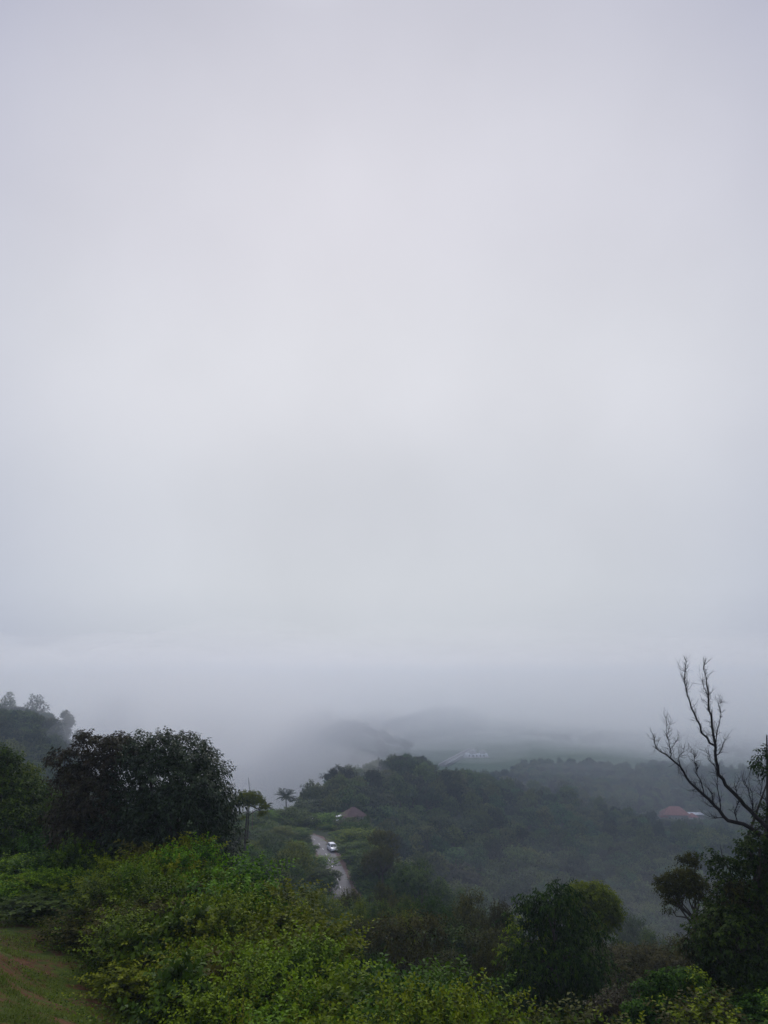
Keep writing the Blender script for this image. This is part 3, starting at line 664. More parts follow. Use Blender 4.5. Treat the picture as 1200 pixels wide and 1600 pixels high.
palm(447, 1234, 246, 10, 3.9, 'palm tree with spreading fronds standing against the mist left of the bend in the road', 3)
palm(413, 1252, 225, 9, 2.4, 'palm tree half hidden behind the flat crown of the slim tree', 4, 20)

# ------------------------------------------------------------------ car on the verge
WHITE = mat('white_car_paint', (.80, .81, .83), .28, spec=.5); GLASS = mat('car_glass_dark', (.012, .014, .018), .08, spec=.8); BLACK = mat('black_plastic', (.02, .02, .02), .6)
RUBBER = mat('tyre_rubber', (.015, .015, .015), .9); ALLOY = mat('alloy_rim', (.45, .46, .48), .35, .9); LAMP = mat('headlight_glass', (.75, .78, .8), .15, spec=.6); RED = mat('tail_light_red', (.35, .01, .01), .3)
def poly_obj(name, V, F, m, parent, bevel=0, smooth=False, subsurf=0):
    me = bpy.data.meshes.new(name); me.from_pydata([tuple(v) for v in V], [], [tuple(f) for f in F]); me.validate(); me.materials.append(m)
    if smooth:
        for p in me.polygons: p.use_smooth = True
    o = link(name, me, parent)
    if bevel:
        b = o.modifiers.new('bevel', 'BEVEL'); b.width = bevel; b.segments = 3; b.limit_method = 'ANGLE'; b.angle_limit = R(28)
    return o
def loft(stations, closed_ends=True):
    """stations: list of rings with the same number of points"""
    V = [p for r in stations for p in r]; k = len(stations[0]); F = []
    for i in range(len(stations) - 1):
        for j in range(k): a = i * k + j; b = i * k + (j + 1) % k; F.append((a, b, b + k, a + k))
    if closed_ends: F.append(tuple(range(k - 1, -1, -1))); F.append(tuple((len(stations) - 1) * k + j for j in range(k)))
    return V, F
def make_car():
    # x forward, length 4.5, width 1.8, height 1.66
    cx, cyy = on_road(519.5, 1329); o = empty('parked_car', (cx, cyy, ROAD_Z + .002)); 
    tag(o, 'white sport utility car stopped at the bend of the hill road, facing the viewer', 'car')
    def ring(x, w, zb, zs, wt): return [(x, -w, zb), (x, -w * 1.02, (zb + zs) / 2), (x, -wt, zs), (x, 0, zs + .03), (x, wt, zs), (x, w * 1.02, (zb + zs) / 2), (x, w, zb)]
    st = [ring(-2.22, .78, .42, .95, .70), ring(-2.12, .87, .30, 1.02, .80), ring(-1.3, .90, .24, 1.04, .86), ring(0, .90, .22, 1.02, .87), ring(.95, .90, .24, 1.00, .86), ring(1.6, .88, .26, .93, .80), ring(2.1, .82, .30, .80, .70), ring(2.27, .68, .38, .64, .58)]
    V, F = loft(st); poly_obj('body', V, F, WHITE, o, .05, True)
    # greenhouse: glass core with white roof and pillars proud of it
    def q(x, w, z): return [(x, -w, z), (x, w, z)]
    rb = [(-2.08, .80, 1.03), (-1.75, .66, 1.50)]; 
    lo = [(-2.08, -.80, 1.02), (1.02, -.83, 1.0), (1.02, .83, 1.0), (-2.08, .80, 1.02)]; hi = [(-1.78, -.66, 1.55), (.22, -.66, 1.57), (.22, .66, 1.57), (-1.78, .66, 1.55)]
    poly_obj('windows', lo + hi, [(3, 2, 1, 0), (0, 1, 5, 4), (1, 2, 6, 5), (2, 3, 7, 6), (3, 0, 4, 7), (4, 5, 6, 7)], GLASS, o, .03)
    rl = [(-1.95, -.69, 1.55), (.30, -.68, 1.56), (.30, .68, 1.56), (-1.95, .69, 1.55)]; rh = [(-1.85, -.62, 1.65), (.05, -.61, 1.66), (.05, .61, 1.66), (-1.85, .62, 1.65)]
    rf = poly_obj('roof', rl + rh, [(3, 2, 1, 0), (0, 1, 5, 4), (1, 2, 6, 5), (2, 3, 7, 6), (3, 0, 4, 7), (4, 5, 6, 7)], WHITE, o, .04)
    for s in (-1, 1):
        for (xa, xb) in ((1.04, .26), (-.30, -.30), (-1.25, -1.25), (-2.10, -1.80)):
            G = Geo(); G.tube([(xa, s * .83, .98), ((xa + xb) / 2, s * .755, 1.28), (xb, s * .67, 1.58)], [.05, .045, .045], 6); G.build('pillar', WHITE, o, True)
        G = Geo(); G.tube([(-1.7, s * .58, 1.70), (-.8, s * .58, 1.72), (0, s * .58, 1.70)], [.02, .02, .02], 6); G.build('roof_rail', ALLOY, o, True)
        m = Geo(); m.box((.86, s * 1.0, 1.06), (.16, .2, .15), 0, .8); m.build('mirror', WHITE, o)
        h = Geo(); h.box((2.07, s * .62, .74), (.30, .30, .13), s * -.35, .85); h.build('headlight', LAMP, o)
        h = Geo(); h.box((-2.15, s * .72, .90), (.14, .22, .24), 0, .9); h.build('tail_light', RED, o)
        for x in (-1.35, 1.38):
            w = empty('wheel', (0, 0, 0)); w.parent = o; w.location = (x, s * .83, .34)
            t = np.linspace(0, 2 * np.pi, 25)
            def ann(pr, name, mm):
                Vv = [(r * math.cos(a), y, r * math.sin(a)) for (r, y) in pr for a in t[:-1]]; k = 24
                poly_obj(name, Vv, [(i * k + j, i * k + (j + 1) % k, (i + 1) * k + (j + 1) % k, (i + 1) * k + j) for i in range(len(pr) - 1) for j in range(k)], mm, w, 0, True)
            ann([(.22, -.10), (.32, -.11), (.345, -.07), (.345, .07), (.32, .11), (.22, .10)], 'tyre', RUBBER)
            ann([(.22, -.09), (.21, -.02), (.05, .03), (.21, .04), (.22, .09), (.20, s * .07), (.08, s * .09), (.001, s * .09)], 'rim', ALLOY)
    g = Geo(); g.box((2.20, 0, .66), (.12, .85, .12), 0, .9); g.build('grille', BLACK, o)
    g = Geo(); g.box((2.20, 0, .36), (.20, 1.45, .16), 0, .95); g.build('bumper', BLACK, o)
    g = Geo(); g.box((2.30, 0, .50), (.02, .42, .10)); g.build('number_plate', PAINT, o)
    # hood points down the road towards the viewer, slightly to the right
    a, b = np.array(on_road(512, 1310)), np.array(on_road(523, 1331)); d = b - a
    o.rotation_euler.z = math.atan2(-1.0, .34); o.scale = (.9, .9, .9)
make_car()

# ------------------------------------------------------------------ lamps
SHEET = mat('white_metal_sheet', (.75, .77, .80), .4, .0, .5)
LIT = mat('lamp_white_lit', (.8, .8, .8), .5, emit=((.95, .97, 1.0), 1.1)); POLE = mat('rusty_lamp_pole', (.12, .07, .055), .7, .3)
def lamp(px, py, Y, label, arm=.9, az=0., big=1.0):
    p = at(px, py, Y); z0 = gz(p.x, Y); h = p.z - z0; o = empty('street_lamp', (p.x, Y, z0), az); tag(o, label, 'street lamp')
    G = Geo(); G.tube([(arm, 0, -.4), (arm, 0, h * .5), (arm, 0, h - .25), (arm * .8, 0, h - .06), (arm * .25, 0, h + .02)], [.09, .075, .06, .045, .035], 8); G.build('pole', POLE, o, True)
    G = Geo(); G.box((0, 0, h), (.85 * big, .34 * big, .13), 0, .8); G.build('lamp_head', SHEET, o)
    G = Geo(); G.box((0, 0, h - .085), (.74 * big, .28 * big, .05), 0, 1.1); G.build('lamp_glass', LIT, o)
lamp(486, 1279, 214, 'street lamp with a white head on a brown pole beside the road above the bend', .55, .5, 1.45)
lamp(393, 1265, 190, 'small white street lamp behind the stems of the slim tree', .3, .3, .7)
lamp(704, 1167, 1080, 'tiny white lamp on a mast far off in the mist above the ridge', .3, 0, 2.4)

# ------------------------------------------------------------------ houses
TILE = mat('clay_roof_tile', (.22, .075, .062), .8, noise=(1.2, (.30, .12, .10), .35, .65), bump=(5, .5, .05)); TILE_OLD = mat('old_brown_roof_tile', (.085, .048, .046), .85, noise=(1.2, (.115, .07, .066), .35, .65), bump=(5, .5, .05))
WALL = mat('whitewashed_wall', (.62, .60, .58), .9, noise=(1, (.48, .46, .44), .4, .7)); WALL_G = mat('grey_plaster_wall', (.20, .18, .18), .9, noise=(1, (.28, .26, .25), .4, .7)); WIN = mat('window_dark_glass', (.02, .025, .03), .15, spec=.6)
def hip_roof(o, cx, cy_, z, w, d, h, m, over=.5, name='roof', ridge=None):
    w2, d2 = w / 2 + over, d / 2 + over; r = ridge if ridge is not None else max(.3, w2 - d2)
    V = [(cx - w2, cy_ - d2, z), (cx + w2, cy_ - d2, z), (cx + w2, cy_ + d2, z), (cx - w2, cy_ + d2, z), (cx - r, cy_, z + h), (cx + r, cy_, z + h),
         (cx - w2, cy_ - d2, z - .12), (cx + w2, cy_ - d2, z - .12), (cx + w2, cy_ + d2, z - .12), (cx - w2, cy_ + d2, z - .12)]
    F = [(0, 1, 5, 4), (1, 2, 5), (2, 3, 4, 5), (3, 0, 4), (6, 7, 1, 0), (7, 8, 2, 1), (8, 9, 3, 2), (9, 6, 0, 3), (9, 8, 7, 6)]
    return poly_obj(name, V, F, m, o)
def wall_block(o, c, d, m, name='wall'):
    G = Geo(); G.box(c, d); return G.build(name, m, o)
def openings(o, xs, y, z, w=1.1, h=1.2, door=None):
    for x in xs:
        f = Geo()
        for (a, b, cw, ch) in ((0, h / 2 + .05, w + .2, .1), (0, -h / 2 - .05, w + .2, .1), (-w / 2 - .05, 0, .1, h), (w / 2 + .05, 0, .1, h)): f.box((x + a, y - .03, z + b), (cw, .08, ch))
        fr = f.build('window', WALL, o); g = Geo(); g.box((x, y - .012, z), (w, .03, h)); g.build('pane', WIN, fr)
    if door is not None:
        g = Geo(); g.box((door, y - .03, 1.05), (.95, .08, 2.1)); g.build('door', BARK, o)
def Yg(px, py, a, b):
    Ys = np.linspace(a, b, 120); e = [abs(project(at(px, py, y).x, y, gz(at(px, py, y).x, y))[1] - py) for y in Ys]; print('ground for', px, py, Ys[int(np.argmin(e))], min(e)); return float(Ys[int(np.argmin(e))])
FH = {}
def far_house():
    Y = Yg(1058, 1284, 470, 640); p = at(1058, 1284, Y); z = p.z + 1.5; FH['Y'] = Y; o = empty('tiled_house', (p.x, Y, z), -.12); tag(o, 'far house with a red tiled hipped roof among the forest, behind the dead branches', 'house')
    wall_block(o, (-1, 0, 0), (15, 9, 6), WALL_G); hip_roof(o, -1, 0, 3.0, 15, 9, 4.2, TILE, .7)
    wall_block(o, (8.3, -2.5, -.5), (5.4, 6, 5), WALL, 'wall'); hip_roof(o, 8.3, -2.5, 2.1, 5.4, 6, 1.9, TILE, .4, 'roof', .3)
    hip_roof(o, -8.5, -2.0, 1.8, 4, 6, 2.4, TILE, .5, 'roof', .3); wall_block(o, (-8.5, -2, -.6), (4, 6, 4.7), WALL_G)
    openings(o, (-5, -1.5, 2), -4.5, 1.0, 1.3, 1.4)
    p = at(1086, 1285, Y + 4); p.z += 1.5; o = empty('flat_roofed_house', (p.x, Y + 4, p.z), -.1); tag(o, 'flat roofed grey building with a white roof edge next to the red tiled house', 'house')
    wall_block(o, (0, 0, -1), (8.5, 7, 8.4), WALL_G); wall_block(o, (0, 0, 3.45), (9.4, 7.9, .5), SHEET, 'roof'); wall_block(o, (.8, -3.9, -1.4), (8.6, .8, .35), WALL, 'ledge'); wall_block(o, (-4.5, -3.3, 1.1), (.6, .6, 4.2), WALL, 'pillar')
    openings(o, (-1.8, 1.6), -3.5, 1.3, 1.2, 1.4)
far_house()
def near_house():
    Y = 246; p = at(552, 1289, Y); o = empty('tiled_house', (p.x, Y, p.z), .45); tag(o, 'house with a faded reddish brown roof half hidden by trees right of the road bend', 'house')
    wall_block(o, (0, 0, .7), (6.2, 5.2, 4), WALL_G); hip_roof(o, 0, 0, 2.7, 6.2, 5.2, 2.4, TILE_OLD, .5); openings(o, (-2.2, 1.8), -2.75, 1.4, 1.1, 1.1, -.2)
    p = at(529, 1276, Y - 5); z0 = gz(p.x, Y - 5); h = p.z - z0
    o = empty('sheet_canopy', (p.x, Y - 5, z0), .35); tag(o, 'small slanted white sheet canopy on posts in front of the brown roofed house', 'canopy')
    V = [(-.8, -.4, h + .0), (.8, -.4, h + .28), (.8, .4, h + .46), (-.8, .4, h + .18)]; V += [(a, b, c - .08) for a, b, c in V]
    poly_obj('sheet', V, [(0, 1, 2, 3), (7, 6, 5, 4), (0, 4, 5, 1), (1, 5, 6, 2), (2, 6, 7, 3), (3, 7, 4, 0)], SHEET, o)
    for x in (-.65, .65):
        for y in (-.3, .3):
            G = Geo(); G.tube([(x, y, -.4), (x, y, h / 2), (x, y, h + .2 + x * .17 + y * .2 - .05)], [.05] * 3, 6); G.build('post', POLE, o)
    p = at(527.5, 1281.5, Y - 9); z0 = gz(p.x, Y - 9); h = p.z - z0
    o = empty('water_tank', (p.x, Y - 9, z0)); tag(o, 'small white water tank on a stand just below the slanted white canopy', 'tank')
    G = Geo(); zz = [h - .5, h - .48, h - .1, h + .1, h + .28, h + .34]; G.tube([(0, 0, q) for q in zz], [.05, .42, .45, .42, .2, .02], 12); G.build('tank', SHEET, o, True)
    G = Geo(); [G.tube([(a, b, -.4), (a, b, h / 2), (a, b, h - .49)], [.05] * 3, 5) for a in (-.3, .3) for b in (-.3, .3)]; G.build('stand', POLE, o)
    p = at(478, 1283, 236); o = empty('roadside_hut', (p.x, 236, gz(p.x, 236)), .2); tag(o, 'low reddish hut in the mist just left of the street lamp at the bend', 'hut')
    z0 = gz(p.x, 236); h = max(3, p.z - z0 + .8)
    wall_block(o, (0, 0, h / 2 - 1), (6, 4, h - 1.2), WALL_G); hip_roof(o, 0, 0, h - 1.6, 6, 4, 1.5, TILE_OLD, .4)
near_house()
def far_bridge():
    Yc = 880
    a = at(690, 1193, 800); b = at(738, 1177, 985)
    z = lambda x, y: gz(x, y)
    d = Vector((b.x - a.x, b.y - a.y, 0)); L = d.length; az = math.atan2(d.y, d.x); m = (a + b) / 2; zz = z(m.x, m.y)
    zd = max(z(a.x, a.y), zz, z(b.x, b.y)) + 1.0
    o = empty('causeway', (m.x, m.y, zd), az); tag(o, 'long pale causeway with white side walls far off in the mist behind the ridge', 'causeway')
    G = Geo(); G.box((0, 0, -1.5), (L, 7, 3)); G.build('deck', WALL_G, o)
    for s in (-1, 1): G = Geo(); G.box((0, s * 3.3, .5), (L, .5, 1.2)); G.build('side_wall', WALL, o)
    p = at(744, 1185, 900); z0 = z(p.x, 900); o = empty('white_building', (p.x, 900, z0), -.02); tag(o, 'low white building with two raised blocks far off beyond the ridge in the mist', 'building')
    wall_block(o, (0, 0, 1.8), (25, 16, 4.4), SHEET); wall_block(o, (-3.5, -1, 5.9), (6.5, 8, 3.8), WALL, 'upper_storey'); wall_block(o, (7.0, -1, 5.7), (5.5, 8, 3.6), WALL, 'upper_storey'); wall_block(o, (-1, -9.5, .8), (29, 3, 1.6), WALL, 'terrace')
    openings(o, (-8, -4, 0, 4, 8), -8, 2.4, 1.6, 1.5)
far_bridge()

# ------------------------------------------------------------------ left far hillside: a few tall trees in the mist
HILL = dict(mat=L_FAR, n=1200, lpt=8, tl=.9, L=.55, W=.34, up=.7, jit=.4, dw=.8, shell=(.3, 1.1), low=-.8)
px_tree('tall_tree', 'tallest misty tree on the crest of the left hillside, with two ragged tops', 430, [(54, 1094, 8), (62, 1099, 8), (46, 1106, 9), (57, 1112, 12), (48, 1122, 13), (66, 1117, 9), (72, 1106, 5), (58, 1130, 16), (50, 1088, 3), (61, 1088, 3), (74, 1122, 7)], HILL, (56, 1125), (56, 1160), .4, 121)
px_tree('tall_tree', 'narrow dark misty tree at the left end of the left hillside crest', 436, [(14, 1088, 6), (10, 1098, 9), (17, 1107, 9), (5, 1110, 11), (12, 1122, 14), (-8, 1118, 14), (19, 1096, 4)], HILL, (11, 1120), (11, 1160), .4, 122)
px_tree('tall_tree', 'slim misty tree standing alone at the right end of the left hillside', 420, [(102, 1117, 6), (107, 1125, 7), (103, 1133, 8), (112, 1130, 4), (104, 1146, 7)], HILL, (104, 1140), (104, 1175), .3, 123)
for k, (px, py, Y, w, kd, lb) in enumerate([
    (124, 1142, 415, 26, 0, 'low round misty tree lowest on the right end of the left hillside'), (30, 1104, 425, 26, 2, 'round misty tree between the two tall trees on the left hillside')]):
    place_px(FAR, kd, px, py, Y, w, lb, group=None)

# ------------------------------------------------------------------ bushes of the near slope, row behind row
def dist_near(py): return float(np.interp(py, [1290, 1320, 1350, 1400, 1450, 1500, 1550, 1600, 1650], [42, 38.5, 35, 31.5, 28.5, 26, 23.5, 21, 18.5]))
def bank_edge(px): return 1462 + px * .60
TINTS = {'green': 'bright green', 'deep': 'dark green', 'olive': 'olive green', 'young': 'yellow green', 'lime': 'light yellow green', 'broad': 'broad leaved dark'}
def bush_place(px, py):
    if px < 160: a = 'above the grass bank'
    elif px < 360: a = 'below the big dark tree'
    elif px < 480: a = 'right of the big dark tree'
    elif px < 720: a = 'below the road'
    elif px < 960: a = 'by the drooping tree'
    else: a = 'by the right edge'
    b = 'highest row' if py < 1370 else 'middle rows' if py < 1480 else 'lowest rows'
    return a + ', ' + b
pts = []
py = 1302.0
while py < 1625:
    w = np.interp(py, [1300, 1600], [46, 78]); px = -30 + random.uniform(0, w)
    while px < 1240:
        x_, y_ = px + random.uniform(-.3, .3) * w, py + random.uniform(-18, 14)
        px += w
        top_lim = np.interp(x_, [-40, 60, 250, 380, 440, 490, 560, 620, 700, 820, 1000, 1100, 1240], [1300, 1302, 1306, 1355, 1402, 1470, 1520, 1535, 1550, 1570, 1590, 1585, 1580])
        if y_ < top_lim: continue
        if x_ < 330 and y_ > bank_edge(x_) - 92 - (14 if x_ > 60 else 0): continue
        pts.append((x_, y_))
    py += np.interp(py, [1300, 1600], [22, 34])
for i, (x_, y_) in enumerate(pts):
    Y = dist_near(y_)
    if x_ > 560 and y_ < 1560: Y += 2
    Y *= random.uniform(.97, 1.03)
    if x_ < 200: Y += float(np.interp(x_, [60, 200], [4.5, 0]))
    p = at(x_, y_, Y); z = gz(p.x, Y); H = p.z - z
    if H < .5: continue
    r = random.random()
    if x_ < 470: kd = 'green' if r < .80 else 'deep' if r < .94 else 'olive'
    elif x_ < 720: kd = 'green' if r < .62 else 'deep' if r < .80 else 'olive' if r < .9 else 'young'
    else: kd = 'deep' if r < .42 else 'green' if r < .80 else 'olive'
    r = random.random()
    if 170 < x_ < 560 and r < .30 or r < .05: kd = 'lime'
    elif r > .91 and x_ > 160: kd = 'broad'
    if x_ < 130 and y_ < 1340 or (x_ < 70 and y_ > 1390): kd = 'deep'
    pr = BUSH[kd][random.randrange(len(BUSH[kd]))]
    H = min(H, 6.5); sz = H / (pr[2] * .98); wf = random.uniform(.95, 1.35) * (1.0 + .12 * max(0, H - 3))
    t, c = pr[0], pr[1]
    if H > 3.6: z = p.z - 3.6; sz = 3.6 / (pr[2] * .98)       # stems continue down through the undergrowth
    o = empty('bush', (p.x, Y, z), random.uniform(0, 6.28), (wf, wf, sz))
    pl = bush_place(x_, y_)
    tag(o, TINTS[kd] + ' leafy bush ' + pl, 'bush', 'leafy bushes on the near slope')
    link('stems', t, o); link('foliage', c, o)
    if H > 3.6:
        # its long bare stems down to the ground
        G = Geo(); zb = gz(p.x, Y) - z; s = 1 / sz
        for q in range(3):
            a = q * 2.1; G.tube([(.15 * math.cos(a), .15 * math.sin(a), zb * s - .3), (.3 * math.cos(a + 1), .3 * math.sin(a + 1), zb * s * .5), (.12 * math.cos(a), .12 * math.sin(a), .2)], [.06, .05, .035], 5)
        G.build('trunk', BARK, o)
# bright young shoots along the lower edge
for i, (x_, y_, w) in enumerate([(482, 1562, 34), (500, 1570, 36), (547, 1568, 30), (578, 1570, 26), (624, 1524, 30), (640, 1548, 34), (735, 1548, 24), (748, 1562, 34), (806, 1574, 26), (690, 1576, 30), (660, 1570, 30), (775, 1580, 28), (380, 1515, 40), (1105, 1575, 30)]):
    Y = 17.2 + (i % 3) * .6; p = at(x_, y_, Y); z = gz(p.x, Y); pr = BUSH['young'][i % 3]; H = p.z - z
    sx = w * Y / FOCAL / 2 / 1.0
    o = empty('young_shrub', (p.x, Y, p.z - 2.4 if H > 2.4 else z), random.uniform(0, 6.28), (sx * 1.5, sx * 1.5, min(H, 2.4) / 2.45))
    side = ['leftmost of its row', 'second in its row from the left', 'left of the middle', 'near the middle of the lower edge', 'the tallest of the left half', 'just right of the tallest', 'the slim upright one below the tall dark tree', 'beside the slim upright one', 'lower left of the dark drooping tree', 'short, right of the middle', 'short, in the middle', 'short, near the dark drooping tree', 'higher up on the left slope', 'in the bottom right corner shrubs'][i]
    tag(o, 'yellow green upright shoots, ' + side, 'shrub', 'young yellow green shoots along the lower edge'); link('stems', pr[0], o); link('foliage', pr[1], o)

# ------------------------------------------------------------------ hand-set trees of the middle distance
HS = [  # kind, variant, px, py_top, distance, width px, label
 ('deep', 0, 570, 1268, 232, 22, 'dark tree hugging the right side of the brown roofed house'),
 ('deep', 0, 552, 1279, 234, 22, 'low dark tree in front of the brown roofed house'),
 ('deep', 0, 467, 1296, 188, 34, 'dark green tree hiding the road beyond the bend'),
 ('yg', 1, 441, 1291, 186, 42, 'pale green tree left of the road bend, below the palm'),
 ('deep', 2, 420, 1300, 184, 40, 'dark green hazy tree left of the pale green one at the bend'),
 ('deep', 2, 481, 1309, 184, 18, 'small dark tree at the bend left of the parked car'),
 ('deep', 0, 489, 1337, 160, 26, 'round dark tree covering the left road edge'),
 ('deep', 1, 550, 1275, 230, 30, 'slim dark tree standing in front of the brown roof'),
 ('deep', 0, 622, 1388, 86, 72, 'tall dense green tree in the woods right of the near road end'), ('olive', 0, 600, 1380, 102, 50, 'olive tree at the right side of the near road end'),
 ('deep', 2, 676, 1398, 78, 74, 'broad green tree in the middle of the lower woods'), ('olive', 1, 732, 1396, 76, 84, 'large olive brown tree left of the drooping tree top'),
 ('yg', 1, 560, 1412, 80, 44, 'light green tree below the near road end'), ('olive', 0, 788, 1410, 66, 62, 'brownish tree just left of the drooping tree top'),
 ('yg', 0, 640, 1432, 66, 50, 'light green tree in the lower woods below the middle'), ('deep', 1, 590, 1428, 70, 60, 'green tree low in the woods below the road end'),
 ('deep', 1, 514, 1367, 143, 30, 'dark tree hiding the left half of the near road end'),
 ('yg', 0, 462, 1318, 142, 62, 'yellow green rounded tree left of the road, lower left of the parked car'),
 ('yg', 1, 430, 1345, 128, 44, 'smaller yellow green tree left of the rounded yellow green one'),
 ('deep', 0, 504, 1351, 150, 50, 'dark green tree hiding the left side of the road below the car'),
 ('deep', 1, 484, 1318, 172, 30, 'dark blue green tree at the left road edge beside the car'),
 ('olive', 0, 592, 1330, 150, 44, 'slim dark olive tree with pale top right of the lower road end'),
 ('olive', 1, 650, 1366, 138, 62, 'greyish round tree in the hazy middle, right of the slim olive tree'),
 ('deep', 2, 705, 1382, 140, 56, 'blue green round tree right of the greyish round one'),
 ('deep', 0, 760, 1400, 132, 50, 'rounded blue green tree above the brownish trees, right of the middle'),
 ('olive', 0, 548, 1388, 105, 40, 'brownish tree with orange young leaves at the near end of the road'),
 ('yg', 1, 495, 1402, 92, 40, 'green tree with light top, lower left of the near road end'),
 ('olive', 1, 624, 1398, 92, 50, 'dark brownish tree in the middle of the lower woods'),
 ('deep', 1, 690, 1410, 88, 64, 'broad dark tree right of the dark brownish one'),
 ('olive', 0, 742, 1420, 80, 60, 'brown olive tree left of the tall dark drooping tree'),
 ('olive', 1, 782, 1418, 72, 56, 'reddish olive tree touching the tall dark drooping tree'),
 ('yg', 0, 650, 1472, 58, 30, 'small bright green tree in the dark woods below the middle'),
 ('deep', 0, 600, 1478, 56, 60, 'round dark green tree left of the small bright green one'),
 ('deep', 2, 545, 1462, 52, 64, 'dense green tree low on the slope below the road'),
 ('deep', 1, 700, 1492, 50, 70, 'large dark tree low in the middle, right of the small bright green one'),
 ('olive', 1, 765, 1480, 50, 60, 'dark olive tree low in the woods, left of the tall drooping tree'),
 ('yg', 1, 505, 1440, 58, 46, 'light green tree low on the slope, below the near road end'),
 ('deep', 0, 440, 1392, 66, 56, 'green tree on the slope between the big dark tree and the road'),
 ('yg', 0, 400, 1372, 70, 50, 'yellowish tree at the lower right of the big dark rounded tree'),
 ('deep', 1, 425, 1300, 165, 44, 'hazy green tree below the two palms'),
 ('yg', 0, 392, 1318, 140, 50, 'pale green tree behind the foot of the slim flat crowned tree'),
 ('deep', 2, 408, 1268, 205, 34, 'hazy dark tree just right of the slim flat crowned tree'),
 ('deep', 0, 432, 1262, 218, 30, 'round dark hazy tree at the left foot of the palm'),
 ('deep', 1, 372, 1290, 180, 40, 'hazy tree showing between the big dark tree and the slim tree'),
 ('deep', 0, 470, 1292, 196, 36, 'hazy green tree left of the street lamp foot'),
 ('deep', 1, 982, 1418, 120, 60, 'misty rounded tree in the gorge right of the yellow green crown'),
 ('deep', 2, 1020, 1450, 110, 54, 'brownish misty tree in the gorge between the right hand trees'),
 ('yg', 1, 975, 1482, 82, 46, 'pale green small tree in the gorge between the right hand trees'),
 ('olive', 1, 1000, 1520, 74, 60, 'dim olive tree low in the gorge between the right hand trees'),
 ('deep', 0, 1035, 1510, 66, 50, 'dim dark tree low in the gorge beside the right hand shrubs'),
 ('deep', 0, 950, 1520, 60, 60, 'dim dark tree behind the right side of the tall drooping tree'),
]
for kd, v, px, py, Y, w, lb in HS: place_px(MID[kd], v, px, py, Y, w, lb)

# ------------------------------------------------------------------ forest on the slopes
KEEP = [(488, 1298, 548, 1398, 196), (474, 1268, 500, 1297, 214), (515, 1262, 558, 1282, 253), (425, 1232, 470, 1287, 246), (375, 1205, 420, 1300, 215), (1032, 1250, 1108, 1281, FH['Y'] - 8), (684, 1172, 775, 1205, 900), (0, 1040, 130, 1110, 600)]
def zone(px, py, Y):
    if px < 140: return 'on the misty left hillside'
    if px < 500: return 'on the misty slope around the palms' if Y > 150 else 'on the slope left of the road'
    if Y < 150: return 'in the woods below the road end' if px < 700 else 'in the gorge at lower right'
    if px < 590: return 'around the brown roofed house' if Y > 225 else 'on the bank right of the parked car'
    if Y > 420: return 'near the far red roofed house' if px > 960 else 'on the far side of the hazy ridge'
    c = 'crest' if py < 1215 + max(0, px - 760) * .2 else 'upper slope' if py < 1275 else 'middle slope' if py < 1345 else 'lower slope'
    s = 'left' if px < 700 else 'middle' if px < 900 else 'right'
    return 'on the ' + c + ' of the hazy ridge, ' + s + ' part'
cand = []
sp = 6.2; gy_ = 50.0
while gy_ < 720:
    spc = 6.0 if gy_ < 120 else 7.4 if gy_ < 520 else 9.5
    xw = gy_ * .56 + 8; gx_ = -xw + random.uniform(0, spc)
    while gx_ < xw:
        x = gx_ + random.uniform(-.38, .38) * spc; y = gy_ + random.uniform(-.38, .38) * spc; gx_ += spc
        cand.append((x, y))
    gy_ += spc * .92
cand = np.array(cand); cz = road_flat(cand[:, 0], cand[:, 1]); cd = np.where(cand[:, 1] < 260, road_dist(cand[:, 0], cand[:, 1]), 99)
slots = []; horizon = np.full(300, 1e9)
order = np.argsort(cand[:, 1])
SKYL = ([-50, 350, 365, 400, 440, 470, 480, 500, 520, 560, 600, 620, 720, 735, 760, 830, 900, 1000, 1200], [1000, 1285, 1277, 1270, 1266, 1264, 1243, 1221, 1205, 1197, 1189, 1184, 1190, 1208, 1216, 1222, 1218, 1206, 1202])
